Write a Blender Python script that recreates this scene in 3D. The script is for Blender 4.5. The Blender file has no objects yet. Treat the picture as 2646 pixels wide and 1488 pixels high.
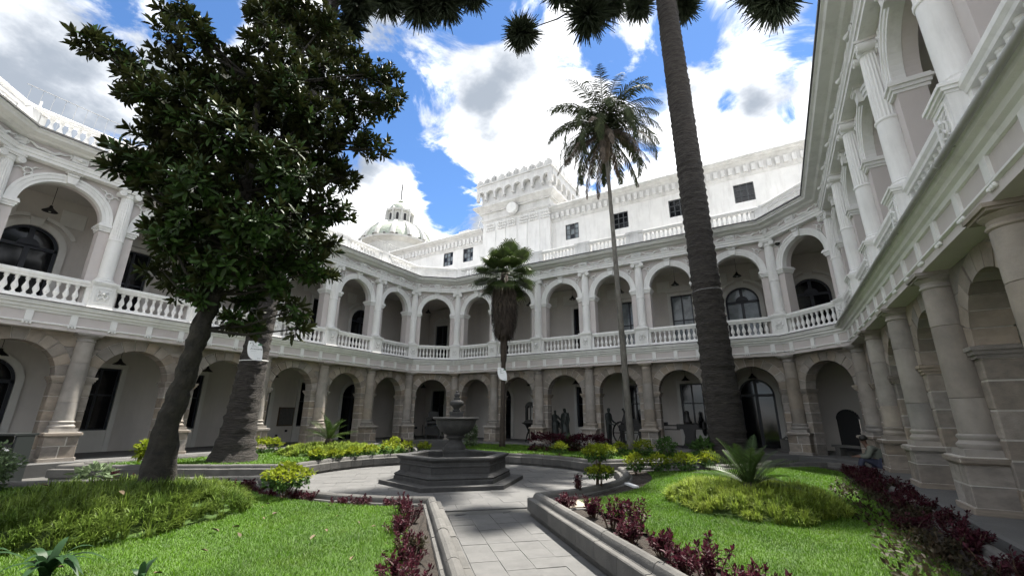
import bpy, bmesh, math, random
import numpy as np
from mathutils import Vector, Matrix, Euler
R_ = math.radians
rng = np.random.default_rng(7)
random.seed(7)
SC = bpy.context.scene
COL = SC.collection

# ------------------------------------------------------------------ camera
CAM_H = 1.80
YAW, PITCH, ROLL = -0.5427, 0.2911, 0.0062
fw = Vector((math.sin(YAW) * math.cos(PITCH), math.cos(YAW) * math.cos(PITCH), math.sin(PITCH)))
rt = Vector((math.cos(YAW), -math.sin(YAW), 0))
up = rt.cross(fw)
r2 = rt * math.cos(ROLL) + up * math.sin(ROLL)
u2 = up * math.cos(ROLL) - rt * math.sin(ROLL)
cam = bpy.data.objects.new('camera', bpy.data.cameras.new('camera'))
COL.objects.link(cam)
cam.matrix_world = Matrix(((r2.x, u2.x, -fw.x, 0), (r2.y, u2.y, -fw.y, 0), (r2.z, u2.z, -fw.z, CAM_H), (0, 0, 0, 1)))
cam.data.sensor_fit = 'HORIZONTAL'
cam.data.sensor_width = 36
cam.data.lens = 36 * 1097.95 / 2646
cam.data.clip_start = 0.05
cam.data.clip_end = 3000
SC.camera = cam

# ------------------------------------------------------------------ sky, sun, exposure
SUN_EL, SUN_AZ = R_(65), R_(11)          # azimuth clockwise from +Y
W = bpy.data.worlds.new('World')
SC.world = W
W.use_nodes = True
nt = W.node_tree
nt.nodes.clear()
def nd(t, **k):
    n = nt.nodes.new(t)
    for a, b in k.items():
        if a.startswith('i_'):
            n.inputs[int(a[2:]) if a[2:].isdigit() else a[2:]].default_value = b
        else:
            setattr(n, a, b)
    return n
def ln(a, b, o=0, i=0):
    nt.links.new(a.outputs[o], b.inputs[i])
def mth(op, a, b=None, c=None, clamp=False):
    n = nd('ShaderNodeMath', operation=op, use_clamp=clamp)
    for k, x in enumerate((a, b, c)):
        if x is None: continue
        if isinstance(x, (int, float)): n.inputs[k].default_value = x
        else: nt.links.new(x, n.inputs[k])
    return n.outputs[0]
tc = nd('ShaderNodeTexCoord')
sky = nd('ShaderNodeTexSky', sky_type='NISHITA', sun_disc=False)
sky.sun_elevation = SUN_EL
sky.sun_rotation = SUN_AZ
sky.altitude = 2800
sky.air_density = 1.0
sky.dust_density = 0.4
sky.ozone_density = 3.0
hs = nd('ShaderNodeHueSaturation', i_Saturation=1.12, i_Value=1.0)
ln(sky, hs, 0, 4)
bg1 = nd('ShaderNodeBackground', i_1=0.085)
ln(hs, bg1)
# cloud layer: noise on a flat layer seen from below (direction / height)
sep = nd('ShaderNodeSeparateXYZ')
ln(tc, sep)
zc_ = mth('ADD', mth('MAXIMUM', sep.outputs[2], 0.0), 0.25)
ux = mth('DIVIDE', sep.outputs[0], zc_)
uy = mth('DIVIDE', sep.outputs[1], zc_)
cmb = nd('ShaderNodeCombineXYZ')
nt.links.new(ux, cmb.inputs[0]); nt.links.new(uy, cmb.inputs[1])
n1 = nd('ShaderNodeTexNoise', i_Scale=4.3, i_Detail=11.0, i_Roughness=0.62, i_Distortion=0.5)
ln(cmb, n1)
n2 = nd('ShaderNodeTexNoise', i_Scale=3.0, i_Detail=7.0, i_Roughness=0.58)
mp = nd('ShaderNodeMapping'); mp.inputs['Location'].default_value = (3.1, 7.7, 1.3)
ln(cmb, mp); ln(mp, n2)
def sray(px, py):
    d = r2 * ((px - 1323) / 1097.95) - u2 * ((py - 744) / 1097.95) + fw
    return d.normalized()
def blob(px, py, rad):
    d = sray(px, py)
    v = nd('ShaderNodeVectorMath', operation='DOT_PRODUCT')
    v.inputs[1].default_value = d
    nt.links.new(tc.outputs[0], v.inputs[0])
    c = math.cos(rad / 1097.95 * 0.85)
    m = nd('ShaderNodeMapRange', interpolation_type='SMOOTHSTEP')
    nt.links.new(v.outputs['Value'], m.inputs[0])
    m.inputs[1].default_value = math.cos(rad * 1.5 / 1097.95 * 0.85)
    m.inputs[2].default_value = math.cos(rad * 0.15 / 1097.95 * 0.85)
    return m.outputs[0]
def bsum(lst):
    s = None
    for px, py, rad, w in lst:
        b = mth('MULTIPLY', blob(px, py, rad), w)
        s = b if s is None else mth('ADD', s, b)
    return s
HOLES = [(960, 120, 95, -.34), (1075, 240, 95, -.36), (1010, 340, 70, -.3), (1100, 420, 85, -.36), (1170, 520, 85, -.36),
         (1300, 20, 80, -.3), (1500, 170, 62, -.34), (1570, 130, 55, -.3), (1745, 70, 80, -.36), (1790, 150, 62, -.3), (1690, 250, 70, -.34),
         (1675, 330, 60, -.3), (2115, 90, 48, -.3), (540, 15, 70, -.28), (640, 70, 55, -.28), (2020, 300, 30, -.25),
         (60, 180, 200, .2), (520, 60, 60, -.25), (330, 130, 60, -.15), (420, 40, 120, -.28), (250, 30, 90, -.2), (1400, 100, 60, -.22), (1240, 60, 60, -.2), (900, 330, 50, -.2), (1560, 60, 70, -.3), (1625, 190, 60, -.35), (1850, 60, 70, -.3), (1990, 130, 50, -.25), (2100, 20, 50, -.2), (1180, 60, 70, -.15), (860, 30, 60, -.25), (1420, 30, 50, -.2), (1250, 300, 150, .25), (1950, 330, 260, .2), (1860, 200, 36, -.2), (2070, 180, 40, -.15), (1880, 265, 26, -.22), (1650, 30, 60, .2), (1400, 250, 150, .25), (700, 150, 120, .2), (1000, 520, 100, .25), (520, 150, 100, .2)]
m0 = mth('ADD', mth('MULTIPLY', mth('SUBTRACT', n1.outputs[0], .5), 2.5), mth('ADD', bsum(HOLES), .55))
cm = nd('ShaderNodeMapRange', interpolation_type='SMOOTHSTEP')
nt.links.new(m0, cm.inputs[0])
cm.inputs[1].default_value = 0.20; cm.inputs[2].default_value = 0.56
# thick parts go grey underneath
th = mth('ADD', n2.outputs[0], bsum([(120, 180, 330, .09), (1240, 190, 90, .13), (1290, 290, 90, .10), (1990, 240, 55, .12), (930, 440, 90, .12), (1500, 380, 200, -.05), (1900, 280, 60, .12), (2080, 60, 60, .1), (1400, 180, 70, .1), (1330, 130, 60, .08), (1130, 330, 60, .08)]))
gm = nd('ShaderNodeMapRange', interpolation_type='SMOOTHSTEP')
nt.links.new(th, gm.inputs[0])
gm.inputs[1].default_value = 0.38; gm.inputs[2].default_value = 0.72
mxc = nd('ShaderNodeMix', data_type='RGBA')
nt.links.new(gm.outputs[0], mxc.inputs[0])
mxc.inputs[6].default_value = (0.66, 0.665, 0.675, 1)
mxc.inputs[7].default_value = (0.155, 0.175, 0.204, 1)
bg2 = nd('ShaderNodeBackground', i_1=1.0)
nt.links.new(mxc.outputs[2], bg2.inputs[0])
mxs = nd('ShaderNodeMixShader')
nt.links.new(cm.outputs[0], mxs.inputs[0])
ln(bg1, mxs, 0, 1); ln(bg2, mxs, 0, 2)
wo = nd('ShaderNodeOutputWorld')
ln(mxs, wo)

sd = Vector((math.sin(SUN_AZ) * math.cos(SUN_EL), math.cos(SUN_AZ) * math.cos(SUN_EL), math.sin(SUN_EL)))
sun = bpy.data.objects.new('sun', bpy.data.lights.new('sun', 'SUN'))
COL.objects.link(sun)
sun.data.energy = 4.7
sun.data.angle = R_(1.2)
sun.data.color = (1.0, 0.95, 0.87)
sun.rotation_euler = sd.to_track_quat('Z', 'Y').to_euler()
sun.location = (0, 0, 40)
vs = SC.view_settings
vs.view_transform = 'Standard'
vs.look = 'None'
vs.gamma = 1
vs.exposure = 1.65
SC.cycles.use_denoising = True
SC.cycles.max_bounces = 5
SC.cycles.use_adaptive_sampling = True
SC.cycles.adaptive_threshold = 0.03
SC.cycles.diffuse_bounces = 3
SC.cycles.transparent_max_bounces = 6

# ------------------------------------------------------------------ materials
MATS = {}
def mat(name, c1, c2=None, scale=4.0, rough=0.85, bump=0.0, bscale=40.0, rnd=0.0, isl=0.0, detail=6, stretch=None, metal=0.0, spec=0.5,
        back=None, stain=None, stain_scale=0.7, sat_rnd=0.0, transl=0.0, coord='Object', dist=0.02):
    m = bpy.data.materials.new(name); m.use_nodes = True
    t = m.node_tree; t.nodes.clear()
    N = t.nodes.new; L = t.links.new
    out = N('ShaderNodeOutputMaterial'); p = N('ShaderNodeBsdfPrincipled')
    p.inputs['Roughness'].default_value = rough
    p.inputs['Metallic'].default_value = metal
    p.inputs['Specular IOR Level'].default_value = spec
    tcn = N('ShaderNodeTexCoord')
    src = tcn.outputs[coord]
    if stretch:
        mpn = N('ShaderNodeMapping'); mpn.inputs['Scale'].default_value = stretch
        L(src, mpn.inputs[0]); src = mpn.outputs[0]
    if rnd or sat_rnd:
        oi = N('ShaderNodeObjectInfo')
    if rnd:                                  # shift the pattern per object so copies do not repeat
        ad = N('ShaderNodeVectorMath'); ad.operation = 'ADD'
        mu = N('ShaderNodeMath'); mu.operation = 'MULTIPLY'; mu.inputs[1].default_value = 37.0
        L(oi.outputs['Random'], mu.inputs[0]); L(src, ad.inputs[0]); L(mu.outputs[0], ad.inputs[1])
        src = ad.outputs[0]
    nz = N('ShaderNodeTexNoise'); nz.inputs['Scale'].default_value = scale; nz.inputs['Detail'].default_value = detail
    nz.inputs['Roughness'].default_value = 0.62
    L(src, nz.inputs[0])
    rp = N('ShaderNodeMapRange'); rp.inputs[1].default_value = 0.32; rp.inputs[2].default_value = 0.68
    L(nz.outputs[0], rp.inputs[0])
    mx = N('ShaderNodeMix'); mx.data_type = 'RGBA'
    c2 = c2 or c1
    mx.inputs[6].default_value = (*c1, 1); mx.inputs[7].default_value = (*c2, 1)
    L(rp.outputs[0], mx.inputs[0])
    colr = mx.outputs[2]
    if stain:
        sz = N('ShaderNodeTexNoise'); sz.inputs['Scale'].default_value = stain_scale; sz.inputs['Detail'].default_value = 8; sz.inputs['Roughness'].default_value = 0.7
        mp3 = N('ShaderNodeMapping'); mp3.inputs['Scale'].default_value = (1.4, 1.4, 0.22)
        L(tcn.outputs['Object'], mp3.inputs[0])
        L(mp3.outputs[0], sz.inputs[0])
        sr = N('ShaderNodeMapRange'); sr.inputs[1].default_value = 0.50; sr.inputs[2].default_value = 0.76; sr.inputs[4].default_value = 0.42
        L(sz.outputs[0], sr.inputs[0])
        sm = N('ShaderNodeMix'); sm.data_type = 'RGBA'; sm.inputs[7].default_value = (*stain, 1)
        L(sr.outputs[0], sm.inputs[0]); L(colr, sm.inputs[6]); colr = sm.outputs[2]
    if rnd or isl:
        hv = N('ShaderNodeHueSaturation')
        if rnd:
            rr = N('ShaderNodeMapRange'); rr.inputs[3].default_value = 1 - rnd; rr.inputs[4].default_value = 1 + rnd
            L(oi.outputs['Random'], rr.inputs[0]); L(rr.outputs[0], hv.inputs['Value'])
        if sat_rnd:
            wn = N('ShaderNodeTexWhiteNoise'); wn.noise_dimensions = '1D'
            L(oi.outputs['Random'], wn.inputs['W'])
            r3 = N('ShaderNodeMapRange'); r3.inputs[3].default_value = 1 - sat_rnd; r3.inputs[4].default_value = 1 + sat_rnd
            L(wn.outputs[0], r3.inputs[0]); L(r3.outputs[0], hv.inputs['Saturation'])
        if isl:
            g = N('ShaderNodeNewGeometry')
            rr = N('ShaderNodeMapRange'); rr.inputs[3].default_value = 1 - isl; rr.inputs[4].default_value = 1 + isl
            L(g.outputs['Random Per Island'], rr.inputs[0]); L(rr.outputs[0], hv.inputs['Value'])
        L(colr, hv.inputs['Color']); colr = hv.outputs[0]
    if back:
        g2 = N('ShaderNodeNewGeometry'); bm_ = N('ShaderNodeMix'); bm_.data_type = 'RGBA'
        bm_.inputs[7].default_value = (*back, 1)
        L(g2.outputs['Backfacing'], bm_.inputs[0]); L(colr, bm_.inputs[6]); colr = bm_.outputs[2]
    L(colr, p.inputs['Base Color'])
    if bump:
        bz = N('ShaderNodeTexNoise'); bz.inputs['Scale'].default_value = bscale; bz.inputs['Detail'].default_value = 8; bz.inputs['Roughness'].default_value = 0.7
        L(src, bz.inputs[0])
        bp_ = N('ShaderNodeBump'); bp_.inputs['Strength'].default_value = bump; bp_.inputs['Distance'].default_value = dist
        L(bz.outputs[0], bp_.inputs['Height']); L(bp_.outputs[0], p.inputs['Normal'])
    if transl:
        tr = N('ShaderNodeBsdfTranslucent'); L(colr, tr.inputs[0])
        ms = N('ShaderNodeMixShader'); ms.inputs[0].default_value = transl
        L(p.outputs[0], ms.inputs[1]); L(tr.outputs[0], ms.inputs[2]); L(ms.outputs[0], out.inputs[0])
    else:
        L(p.outputs[0], out.inputs[0])
    MATS[name] = m
    return m
mat('white', (.80, .80, .785), (.70, .70, .69), 1.2, .7, .15, 30, stain=(.36, .35, .33), stain_scale=1.9)
mat('white_old', (.72, .72, .71), (.54, .54, .53), 1.6, .8, .25, 25, stain=(.27, .26, .25), stain_scale=1.9)
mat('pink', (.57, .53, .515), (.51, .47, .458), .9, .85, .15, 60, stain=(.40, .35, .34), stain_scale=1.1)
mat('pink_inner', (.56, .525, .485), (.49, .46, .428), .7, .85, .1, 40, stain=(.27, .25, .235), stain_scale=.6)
mat('stone', (.305, .266, .224), (.19, .166, .142), 2.2, .9, .6, 22, rnd=.20, sat_rnd=.35)
mat('stone_col', (.325, .290, .250), (.20, .18, .158), 1.6, .9, .4, 25, rnd=.16, sat_rnd=.4, stain=(.14, .13, .12), stain_scale=.8)
mat('mortar', (.55, .52, .47), (.40, .375, .34), 5, .95, .3, 50)
mat('fount', (.055, .054, .053), (.032, .032, .032), 5, .8, .5, 60, rnd=.12, stain=(.095, .097, .09), stain_scale=2.5)
mat('pave', (.106, .105, .102), (.082, .082, .080), 2.0, .85, .35, 45, rnd=.07, stain=(.055, .055, .054), stain_scale=.9)
mat('joint', (.085, .084, .08), (.066, .065, .06), 6, .95, .3, 40)
mat('kerb', (.115, .111, .103), (.068, .066, .062), 2.4, .88, .5, 40, rnd=.15, stain=(.055, .055, .05), stain_scale=1.8)
mat('soil', (.040, .030, .022), (.022, .017, .013), 9, .95, 1.0, 25, dist=.06)
mat('lawn', (.06, .12, .010), (.03, .07, .007), 3.0, .9, .8, 60, dist=.03)
mat('blade', (.092, .195, .005), (.05, .122, .004), .9, .6, isl=.4, transl=.35, stain=(.12, .155, .02), stain_scale=1.3)
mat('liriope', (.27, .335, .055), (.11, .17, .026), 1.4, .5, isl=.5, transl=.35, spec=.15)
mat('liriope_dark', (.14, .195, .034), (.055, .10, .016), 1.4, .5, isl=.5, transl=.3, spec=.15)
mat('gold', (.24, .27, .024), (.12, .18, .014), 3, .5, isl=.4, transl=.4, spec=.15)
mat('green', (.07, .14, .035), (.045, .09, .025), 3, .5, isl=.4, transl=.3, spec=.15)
mat('red', (.062, .012, .021), (.034, .009, .014), 3, .5, isl=.5, transl=.3, spec=.15)
mat('redgreen', (.042, .026, .018), (.032, .036, .015), 3, .55, isl=.5, transl=.3, spec=.15)
mat('greygreen', (.15, .20, .11), (.10, .145, .07), 4, .6, isl=.4, transl=.3, spec=.15)
mat('petal', (.80, .80, .76), (.70, .70, .66), 4, .6)
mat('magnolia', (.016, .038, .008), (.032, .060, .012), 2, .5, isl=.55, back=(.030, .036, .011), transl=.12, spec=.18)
mat('straw', (.13, .095, .05), (.075, .05, .026), 5, .8, rnd=.3)
mat('bark_mag', (.032, .028, .020), (.007, .006, .005), 7, .95, 1.0, 12, dist=.08, detail=9)
mat('bark_ara', (.072, .063, .055), (.015, .013, .012), 5, .95, 1.0, 7, stretch=(.7, .7, 5), dist=.15, detail=9)
mat('bark_palm', (.17, .16, .14), (.08, .075, .064), 6, .9, .6, 25, stretch=(1, 1, .5))
mat('bark_fan', (.03, .023, .018), (.055, .042, .032), 8, .95, .9, 20)
mat('araucaria', (.024, .038, .019), (.038, .050, .026), 4, .6, isl=.45, transl=.1)
mat('palm', (.032, .044, .022), (.050, .060, .030), 2, .8, isl=.4, transl=.10, spec=.1)
mat('palm_dead', (.10, .078, .056), (.05, .038, .028), 4, .85, isl=.5)
mat('fan', (.024, .042, .011), (.05, .072, .018), 2, .4, isl=.4, transl=.25)
mat('cycad', (.028, .055, .016), (.055, .082, .024), 2, .35, isl=.4, transl=.15, spec=.15)
mat('strap', (.016, .042, .015), (.026, .055, .022), 2, .4, isl=.3, transl=.2, spec=.15)
mat('bronze', (.028, .034, .031), (.018, .022, .021), 6, .5, .3, 30, metal=.4)
mat('iron', (.012, .012, .012), (.022, .021, .020), 6, .55, .2, 30, metal=.3)
mat('glass', (.006, .007, .009), None, 2, .08)  # darkness of the rooms behind is put into the pane colour
mat('glass_painted_reflect', (.30, .34, .36), (.10, .12, .13), 1.1, .08)  # paler copy of the glass, reflected light put into its base colour
mat('dark', (.010, .010, .012), None, 2, .6)
mat('blueframe', (.018, .021, .030), None, 3, .45)
mat('frame', (.05, .055, .06), None, 3, .5)
mat('surround', (.62, .61, .58), (.55, .54, .51), 1.2, .8, stain=(.42, .40, .37), stain_scale=1.2)
mat('pipe', (.40, .40, .39), (.30, .30, .29), 3, .5)
mat('gutter', (.13, .13, .125), (.08, .08, .08), 3, .6, metal=.3)
mat('tile_green', (.20, .25, .18), (.46, .48, .43), 3.5, .5, .3, 20)
mat('dome_white', (.58, .58, .555), (.44, .44, .42), 1.0, .8, .2, 10, stain=(.26, .25, .23), stain_scale=.5)
mat('skin', (.12, .065, .045), None, 3, .6)
mat('hair', (.010, .008, .007), None, 3, .6)
mat('jacket', (.135, .145, .12), (.10, .11, .09), 6, .9, .3, 20)
mat('jeans', (.030, .035, .06), None, 6, .9)
mat('bin', (.018, .020, .020), None, 3, .5)
mat('bin_lid', (.018, .022, .022), None, 3, .5)
mat('sign', (.80, .82, .84), None, 3, .4)
mat('ink', (.03, .035, .04), None, 3, .6)
mat('ink_grey', (.36, .38, .40), None, 3, .6)
mat('sign_green', (.06, .17, .10), None, 3, .5)
mat('poster', (.10, .095, .09), (.055, .055, .055), 8, .4)
mat('wire', (.25, .25, .25), None, 3, .6)
mat('water', (.012, .014, .013), None, 2, .06)
mat('wood', (.10, .062, .035), (.06, .036, .02), 3, .6)
mat('flag_white', (.75, .75, .75), None, 3, .6)
mat('ground', (.16, .15, .135), (.12, .11, .10), .5, .95)
# ------------------------------------------------------------------ helpers
def link(o, parent=None):
    COL.objects.link(o)
    if parent is not None: o.parent = parent
    return o
def inst(name, me, parent=None, loc=(0, 0, 0), rot=(0, 0, 0), scale=(1, 1, 1)):
    o = bpy.data.objects.new(name, me)
    o.location = loc; o.rotation_euler = rot; o.scale = scale
    return link(o, parent)
def tag(o, label=None, cat=None, group=None, kind=None):
    if label: o['label'] = label
    if cat: o['category'] = cat
    if group: o['group'] = group
    if kind: o['kind'] = kind
    return o
def empty(name, loc=(0, 0, 0), rz=0.0):
    o = bpy.data.objects.new(name, None)
    o.empty_display_size = .1
    o.location = loc; o.rotation_euler = (0, 0, rz)
    return link(o)
class MB:
    def __init__(s): s.v = []; s.f = []
    def add(s, vs, fs):
        b = len(s.v); s.v += [tuple(p) for p in vs]; s.f += [tuple(i + b for i in f) for f in fs]; return s
    def box(s, x0, x1, y0, y1, z0, z1):
        return s.add([(x0, y0, z0), (x1, y0, z0), (x1, y1, z0), (x0, y1, z0), (x0, y0, z1), (x1, y0, z1), (x1, y1, z1), (x0, y1, z1)],
                     [(0, 3, 2, 1), (4, 5, 6, 7), (0, 1, 5, 4), (1, 2, 6, 5), (2, 3, 7, 6), (3, 0, 4, 7)])
    def bbox(s, x0, x1, y0, y1, z0, z1, b=.012):
        # box with chamfered front (-y) face
        return s.add([(x0, y0 + b, z0), (x1, y0 + b, z0), (x1, y1, z0), (x0, y1, z0), (x0, y0 + b, z1), (x1, y0 + b, z1), (x1, y1, z1), (x0, y1, z1),
                      (x0 + b, y0, z0 + b), (x1 - b, y0, z0 + b), (x1 - b, y0, z1 - b), (x0 + b, y0, z1 - b)],
                     [(0, 3, 2, 1), (4, 5, 6, 7), (1, 2, 6, 5), (2, 3, 7, 6), (3, 0, 4, 7), (8, 9, 10, 11), (0, 1, 9, 8), (1, 5, 10, 9), (5, 4, 11, 10), (4, 0, 8, 11)])
    def prism(s, pts, y0, y1):          # polygon in (x,z) extruded along y
        n = len(pts)
        vs = [(x, y0, z) for x, z in pts] + [(x, y1, z) for x, z in pts]
        return s.add(vs, [tuple(range(n)), tuple(range(2 * n - 1, n - 1, -1))] + [(i, i + n, (i + 1) % n + n, (i + 1) % n) for i in range(n)])
    def prismz(s, pts, z0, z1):         # polygon in (x,y) extruded along z
        n = len(pts)
        vs = [(x, y, z0) for x, y in pts] + [(x, y, z1) for x, y in pts]
        return s.add(vs, [tuple(range(n - 1, -1, -1)), tuple(range(n, 2 * n))] + [(i, (i + 1) % n, (i + 1) % n + n, i + n) for i in range(n)])
    def extr(s, prof, L, tL=0, tR=0):   # closed profile (y,z) along local x with mitred ends
        n = len(prof)
        vs = [(-y * tL, y, z) for y, z in prof] + [(L + y * tR, y, z) for y, z in prof]
        return s.add(vs, [tuple(range(n)), tuple(range(2 * n - 1, n - 1, -1))] + [(i, i + n, (i + 1) % n + n, (i + 1) % n) for i in range(n)])
    def lathe(s, prof, n=16, cx=0, cy=0, flute=None, a0=0.0):
        m = len(prof); vs = []
        for r, z in prof:
            for k in range(n):
                a = a0 + 2 * math.pi * k / n
                rr = r * (flute if flute and k % 2 else 1)
                vs.append((cx + rr * math.cos(a), cy + rr * math.sin(a), z))
        fs = []
        for i in range(m - 1):
            for k in range(n):
                fs.append((i * n + k, i * n + (k + 1) % n, (i + 1) * n + (k + 1) % n, (i + 1) * n + k))
        fs.append(tuple(range(n - 1, -1, -1))); fs.append(tuple(range((m - 1) * n, m * n)))
        return s.add(vs, fs)
    def tube(s, pts, rad, n=6, cap=True):
        pts = [Vector(p) for p in pts]; m = len(pts)
        if isinstance(rad, (int, float)): rad = [rad] * m
        vs = []; prev = None
        for i, p in enumerate(pts):
            t = (pts[min(i + 1, m - 1)] - pts[max(i - 1, 0)])
            if t.length < 1e-9: t = Vector((0, 0, 1))
            t.normalize()
            if prev is None:
                a = Vector((0, 0, 1)) if abs(t.z) < .9 else Vector((1, 0, 0))
                u = t.cross(a).normalized()
            else:
                u = (prev - t * prev.dot(t))
                u = u.normalized() if u.length > 1e-6 else t.orthogonal().normalized()
            prev = u; w = t.cross(u)
            for k in range(n):
                a = 2 * math.pi * k / n
                vs.append(p + (u * math.cos(a) + w * math.sin(a)) * rad[i])
        fs = [(i * n + k, i * n + (k + 1) % n, (i + 1) * n + (k + 1) % n, (i + 1) * n + k) for i in range(m - 1) for k in range(n)]
        if cap: fs += [tuple(range(n - 1, -1, -1)), tuple(range((m - 1) * n, m * n))]
        return s.add(vs, fs)
    def ring(s, cx, cz, r0, r1, y0, y1, a0, a1, n):   # extruded annulus sector in xz plane
        vs = []
        for i in range(n + 1):
            a = a0 + (a1 - a0) * i / n; c, q = math.cos(a), math.sin(a)
            vs += [(cx + r0 * c, y0, cz + r0 * q), (cx + r1 * c, y0, cz + r1 * q), (cx + r1 * c, y1, cz + r1 * q), (cx + r0 * c, y1, cz + r0 * q)]
        fs = []
        for i in range(n):
            b = i * 4; e = b + 4
            for k in range(4): fs.append((b + k, b + (k + 1) % 4, e + (k + 1) % 4, e + k))
        fs += [(3, 2, 1, 0), (n * 4, n * 4 + 1, n * 4 + 2, n * 4 + 3)]
        return s.add(vs, fs)
    def archwall(s, x0, x1, z0, z1, y0, y1, xc, h, sill, zs, n=14, rect=False):
        # panel with an arched (or flat-headed, zs = head) hole
        if sill > z0 + 1e-4: s.box(xc - h, xc + h, y0, y1, z0, sill)
        if xc - h > x0: s.box(x0, xc - h, y0, y1, z0, z1)
        if xc + h < x1: s.box(xc + h, x1, y0, y1, z0, z1)
        if rect:
            s.box(xc - h, xc + h, y0, y1, zs, z1)
        else:
            vs = []; fs = []
            for i in range(n + 1):
                a = math.pi - math.pi * i / n
                x = xc + h * math.cos(a); z = zs + h * math.sin(a)
                vs += [(x, y0, z), (x, y0, z1), (x, y1, z1), (x, y1, z)]
            for i in range(n):
                b = i * 4; e = b + 4
                fs += [(b, e, e + 1, b + 1), (b + 3, b + 2, e + 2, e + 3), (b, b + 3, e + 3, e), (b + 1, e + 1, e + 2, b + 2)]
            s.add(vs, fs)
        return s
    def mesh(s, name, m, smooth=False, ang=None):
        me = bpy.data.meshes.new(name)
        me.from_pydata(s.v, [], s.f)
        bm = bmesh.new(); bm.from_mesh(me); bmesh.ops.recalc_face_normals(bm, faces=bm.faces); bm.to_mesh(me); bm.free()
        if m is not None: me.materials.append(MATS[m])
        if smooth:
            me.polygons.foreach_set('use_smooth', [True] * len(me.polygons))
            if ang is not None: me.set_sharp_from_angle(angle=R_(ang))
        me.update()
        return me
    def obj(s, name, m, parent=None, smooth=False, loc=(0, 0, 0), rot=(0, 0, 0), ang=40):
        return inst(name, s.mesh(name, m, smooth, ang if smooth else None), parent, loc, rot)
def np_mesh(name, V, F, m, smooth=False):
    """V (n,3), F list of arrays of equal-size polygons"""
    me = bpy.data.meshes.new(name)
    V = np.asarray(V, dtype=np.float32)
    Fs = [np.asarray(f, dtype=np.int32) for f in (F if isinstance(F, list) else [F])]
    li = np.concatenate([f.ravel() for f in Fs])
    ct = np.concatenate([np.full(len(f), f.shape[1], dtype=np.int32) for f in Fs])
    st = np.concatenate([[0], np.cumsum(ct)[:-1]]).astype(np.int32)
    me.vertices.add(len(V)); me.vertices.foreach_set('co', V.ravel())
    me.loops.add(len(li)); me.loops.foreach_set('vertex_index', li)
    me.polygons.add(len(ct)); me.polygons.foreach_set('loop_start', st); me.polygons.foreach_set('loop_total', ct)
    if smooth: me.polygons.foreach_set('use_smooth', np.ones(len(ct), dtype=bool))
    if m: me.materials.append(MATS[m])
    me.update(calc_edges=True)
    return me
def ribbons(P, Wd, side):
    """P (n,k,3) centre lines, Wd (n,k) half widths, side (n,3) -> V,F"""
    n, k, _ = P.shape
    A = P - side[:, None, :] * Wd[:, :, None]; B = P + side[:, None, :] * Wd[:, :, None]
    V = np.stack([A, B], axis=2).reshape(n * k * 2, 3)
    base = (np.arange(n) * k * 2)[:, None]; j = np.arange(k - 1)[None, :] * 2
    q = (base + j)
    F = np.stack([q, q + 1, q + 3, q + 2], axis=-1).reshape(-1, 4)
    return V, F
def leaves(C, D, U, Ln, Wd, fold=.25):
    """n leaves: base C, direction D, up U (unit) -> V,F (6 verts, 2 quads)"""
    S = np.cross(D, U); S /= np.linalg.norm(S, axis=1, keepdims=True) + 1e-9
    N = np.cross(S, D)
    L = Ln[:, None]; w = Wd[:, None]
    b = C; tip = C + D * L - N * L * .06
    l1 = C + D * L * .33 - S * w * .85 + N * w * fold; l2 = C + D * L * .70 - S * w * .8 + N * w * fold
    q1 = C + D * L * .33 + S * w * .85 + N * w * fold; q2 = C + D * L * .70 + S * w * .8 + N * w * fold
    V = np.stack([b, q1, q2, tip, l2, l1], axis=1).reshape(-1, 3)
    i = (np.arange(len(C)) * 6)[:, None]
    F = np.concatenate([i + np.array([[0, 1, 2, 3]]), i + np.array([[0, 3, 4, 5]])])
    return V, F
def unit(a): return a / (np.linalg.norm(a, axis=-1, keepdims=True) + 1e-9)
def rdir(n, up=0.0):
    d = rng.normal(size=(n, 3)); d[:, 2] += up
    return unit(d)
def inpoly(P, poly):
    x, y = P[:, 0], P[:, 1]; ins = np.zeros(len(P), bool); n = len(poly); j = n - 1
    for i in range(n):
        xi, yi = poly[i]; xj, yj = poly[j]
        c = ((yi > y) != (yj > y)) & (x < (xj - xi) * (y - yi) / (yj - yi + 1e-12) + xi)
        ins ^= c; j = i
    return ins
# ------------------------------------------------------------------ ground
g = MB().add([(-400, -400, -.03), (400, -400, -.03), (400, 400, -.03), (-400, 400, -.03)], [(0, 1, 2, 3)]).obj('ground', 'ground')
tag(g, 'beige earth ground under and around the whole courtyard', kind='structure')

# ------------------------------------------------------------------ cloister: shared pieces (bay unit 3 m wide, local x along the wing, -y to the court)
FL, UF = .37, 5.16
ARC_R, SPR = 1.02, 2.93
U_SPR = 8.20
M_ = {}
M_['block'] = MB().bbox(-.5, .5, -.5, .5, -.5, .5, .03).mesh('stone_block', 'stone')
for k, (z0, z1) in enumerate([(2.93, 3.38), (3.38, 3.86), (3.86, 4.31)]):
    pts = [(0.005, z0 + .006)]
    zz = np.linspace(z0 + .006, z1 - .006, 7)
    for z in zz:
        d = (z - SPR)
        pts.append((1.5 - math.sqrt(max(1.385 ** 2 - d * d, 0)) - .006, z))
    pts.append((0.005, z1 - .006))
    M_['sp%d' % k] = MB().prism(pts, .125, .60).mesh('spandrel_stone', 'stone')
NV = 11
M_['vous'] = MB().ring(0, 0, ARC_R - .004, 1.376, .10, .62, -math.pi / NV / 2 + .011, math.pi / NV / 2 - .011, 2).mesh('voussoir', 'stone')
M_['archcore'] = MB().ring(1.5, SPR, ARC_R + .012, 1.40, .135, .60, 0, math.pi, 22).mesh('arch', 'mortar')
M_['pier'] = MB().box(0, .47, .135, .60, FL, 2.93).mesh('pier', 'mortar')
ip = MB()
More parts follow.
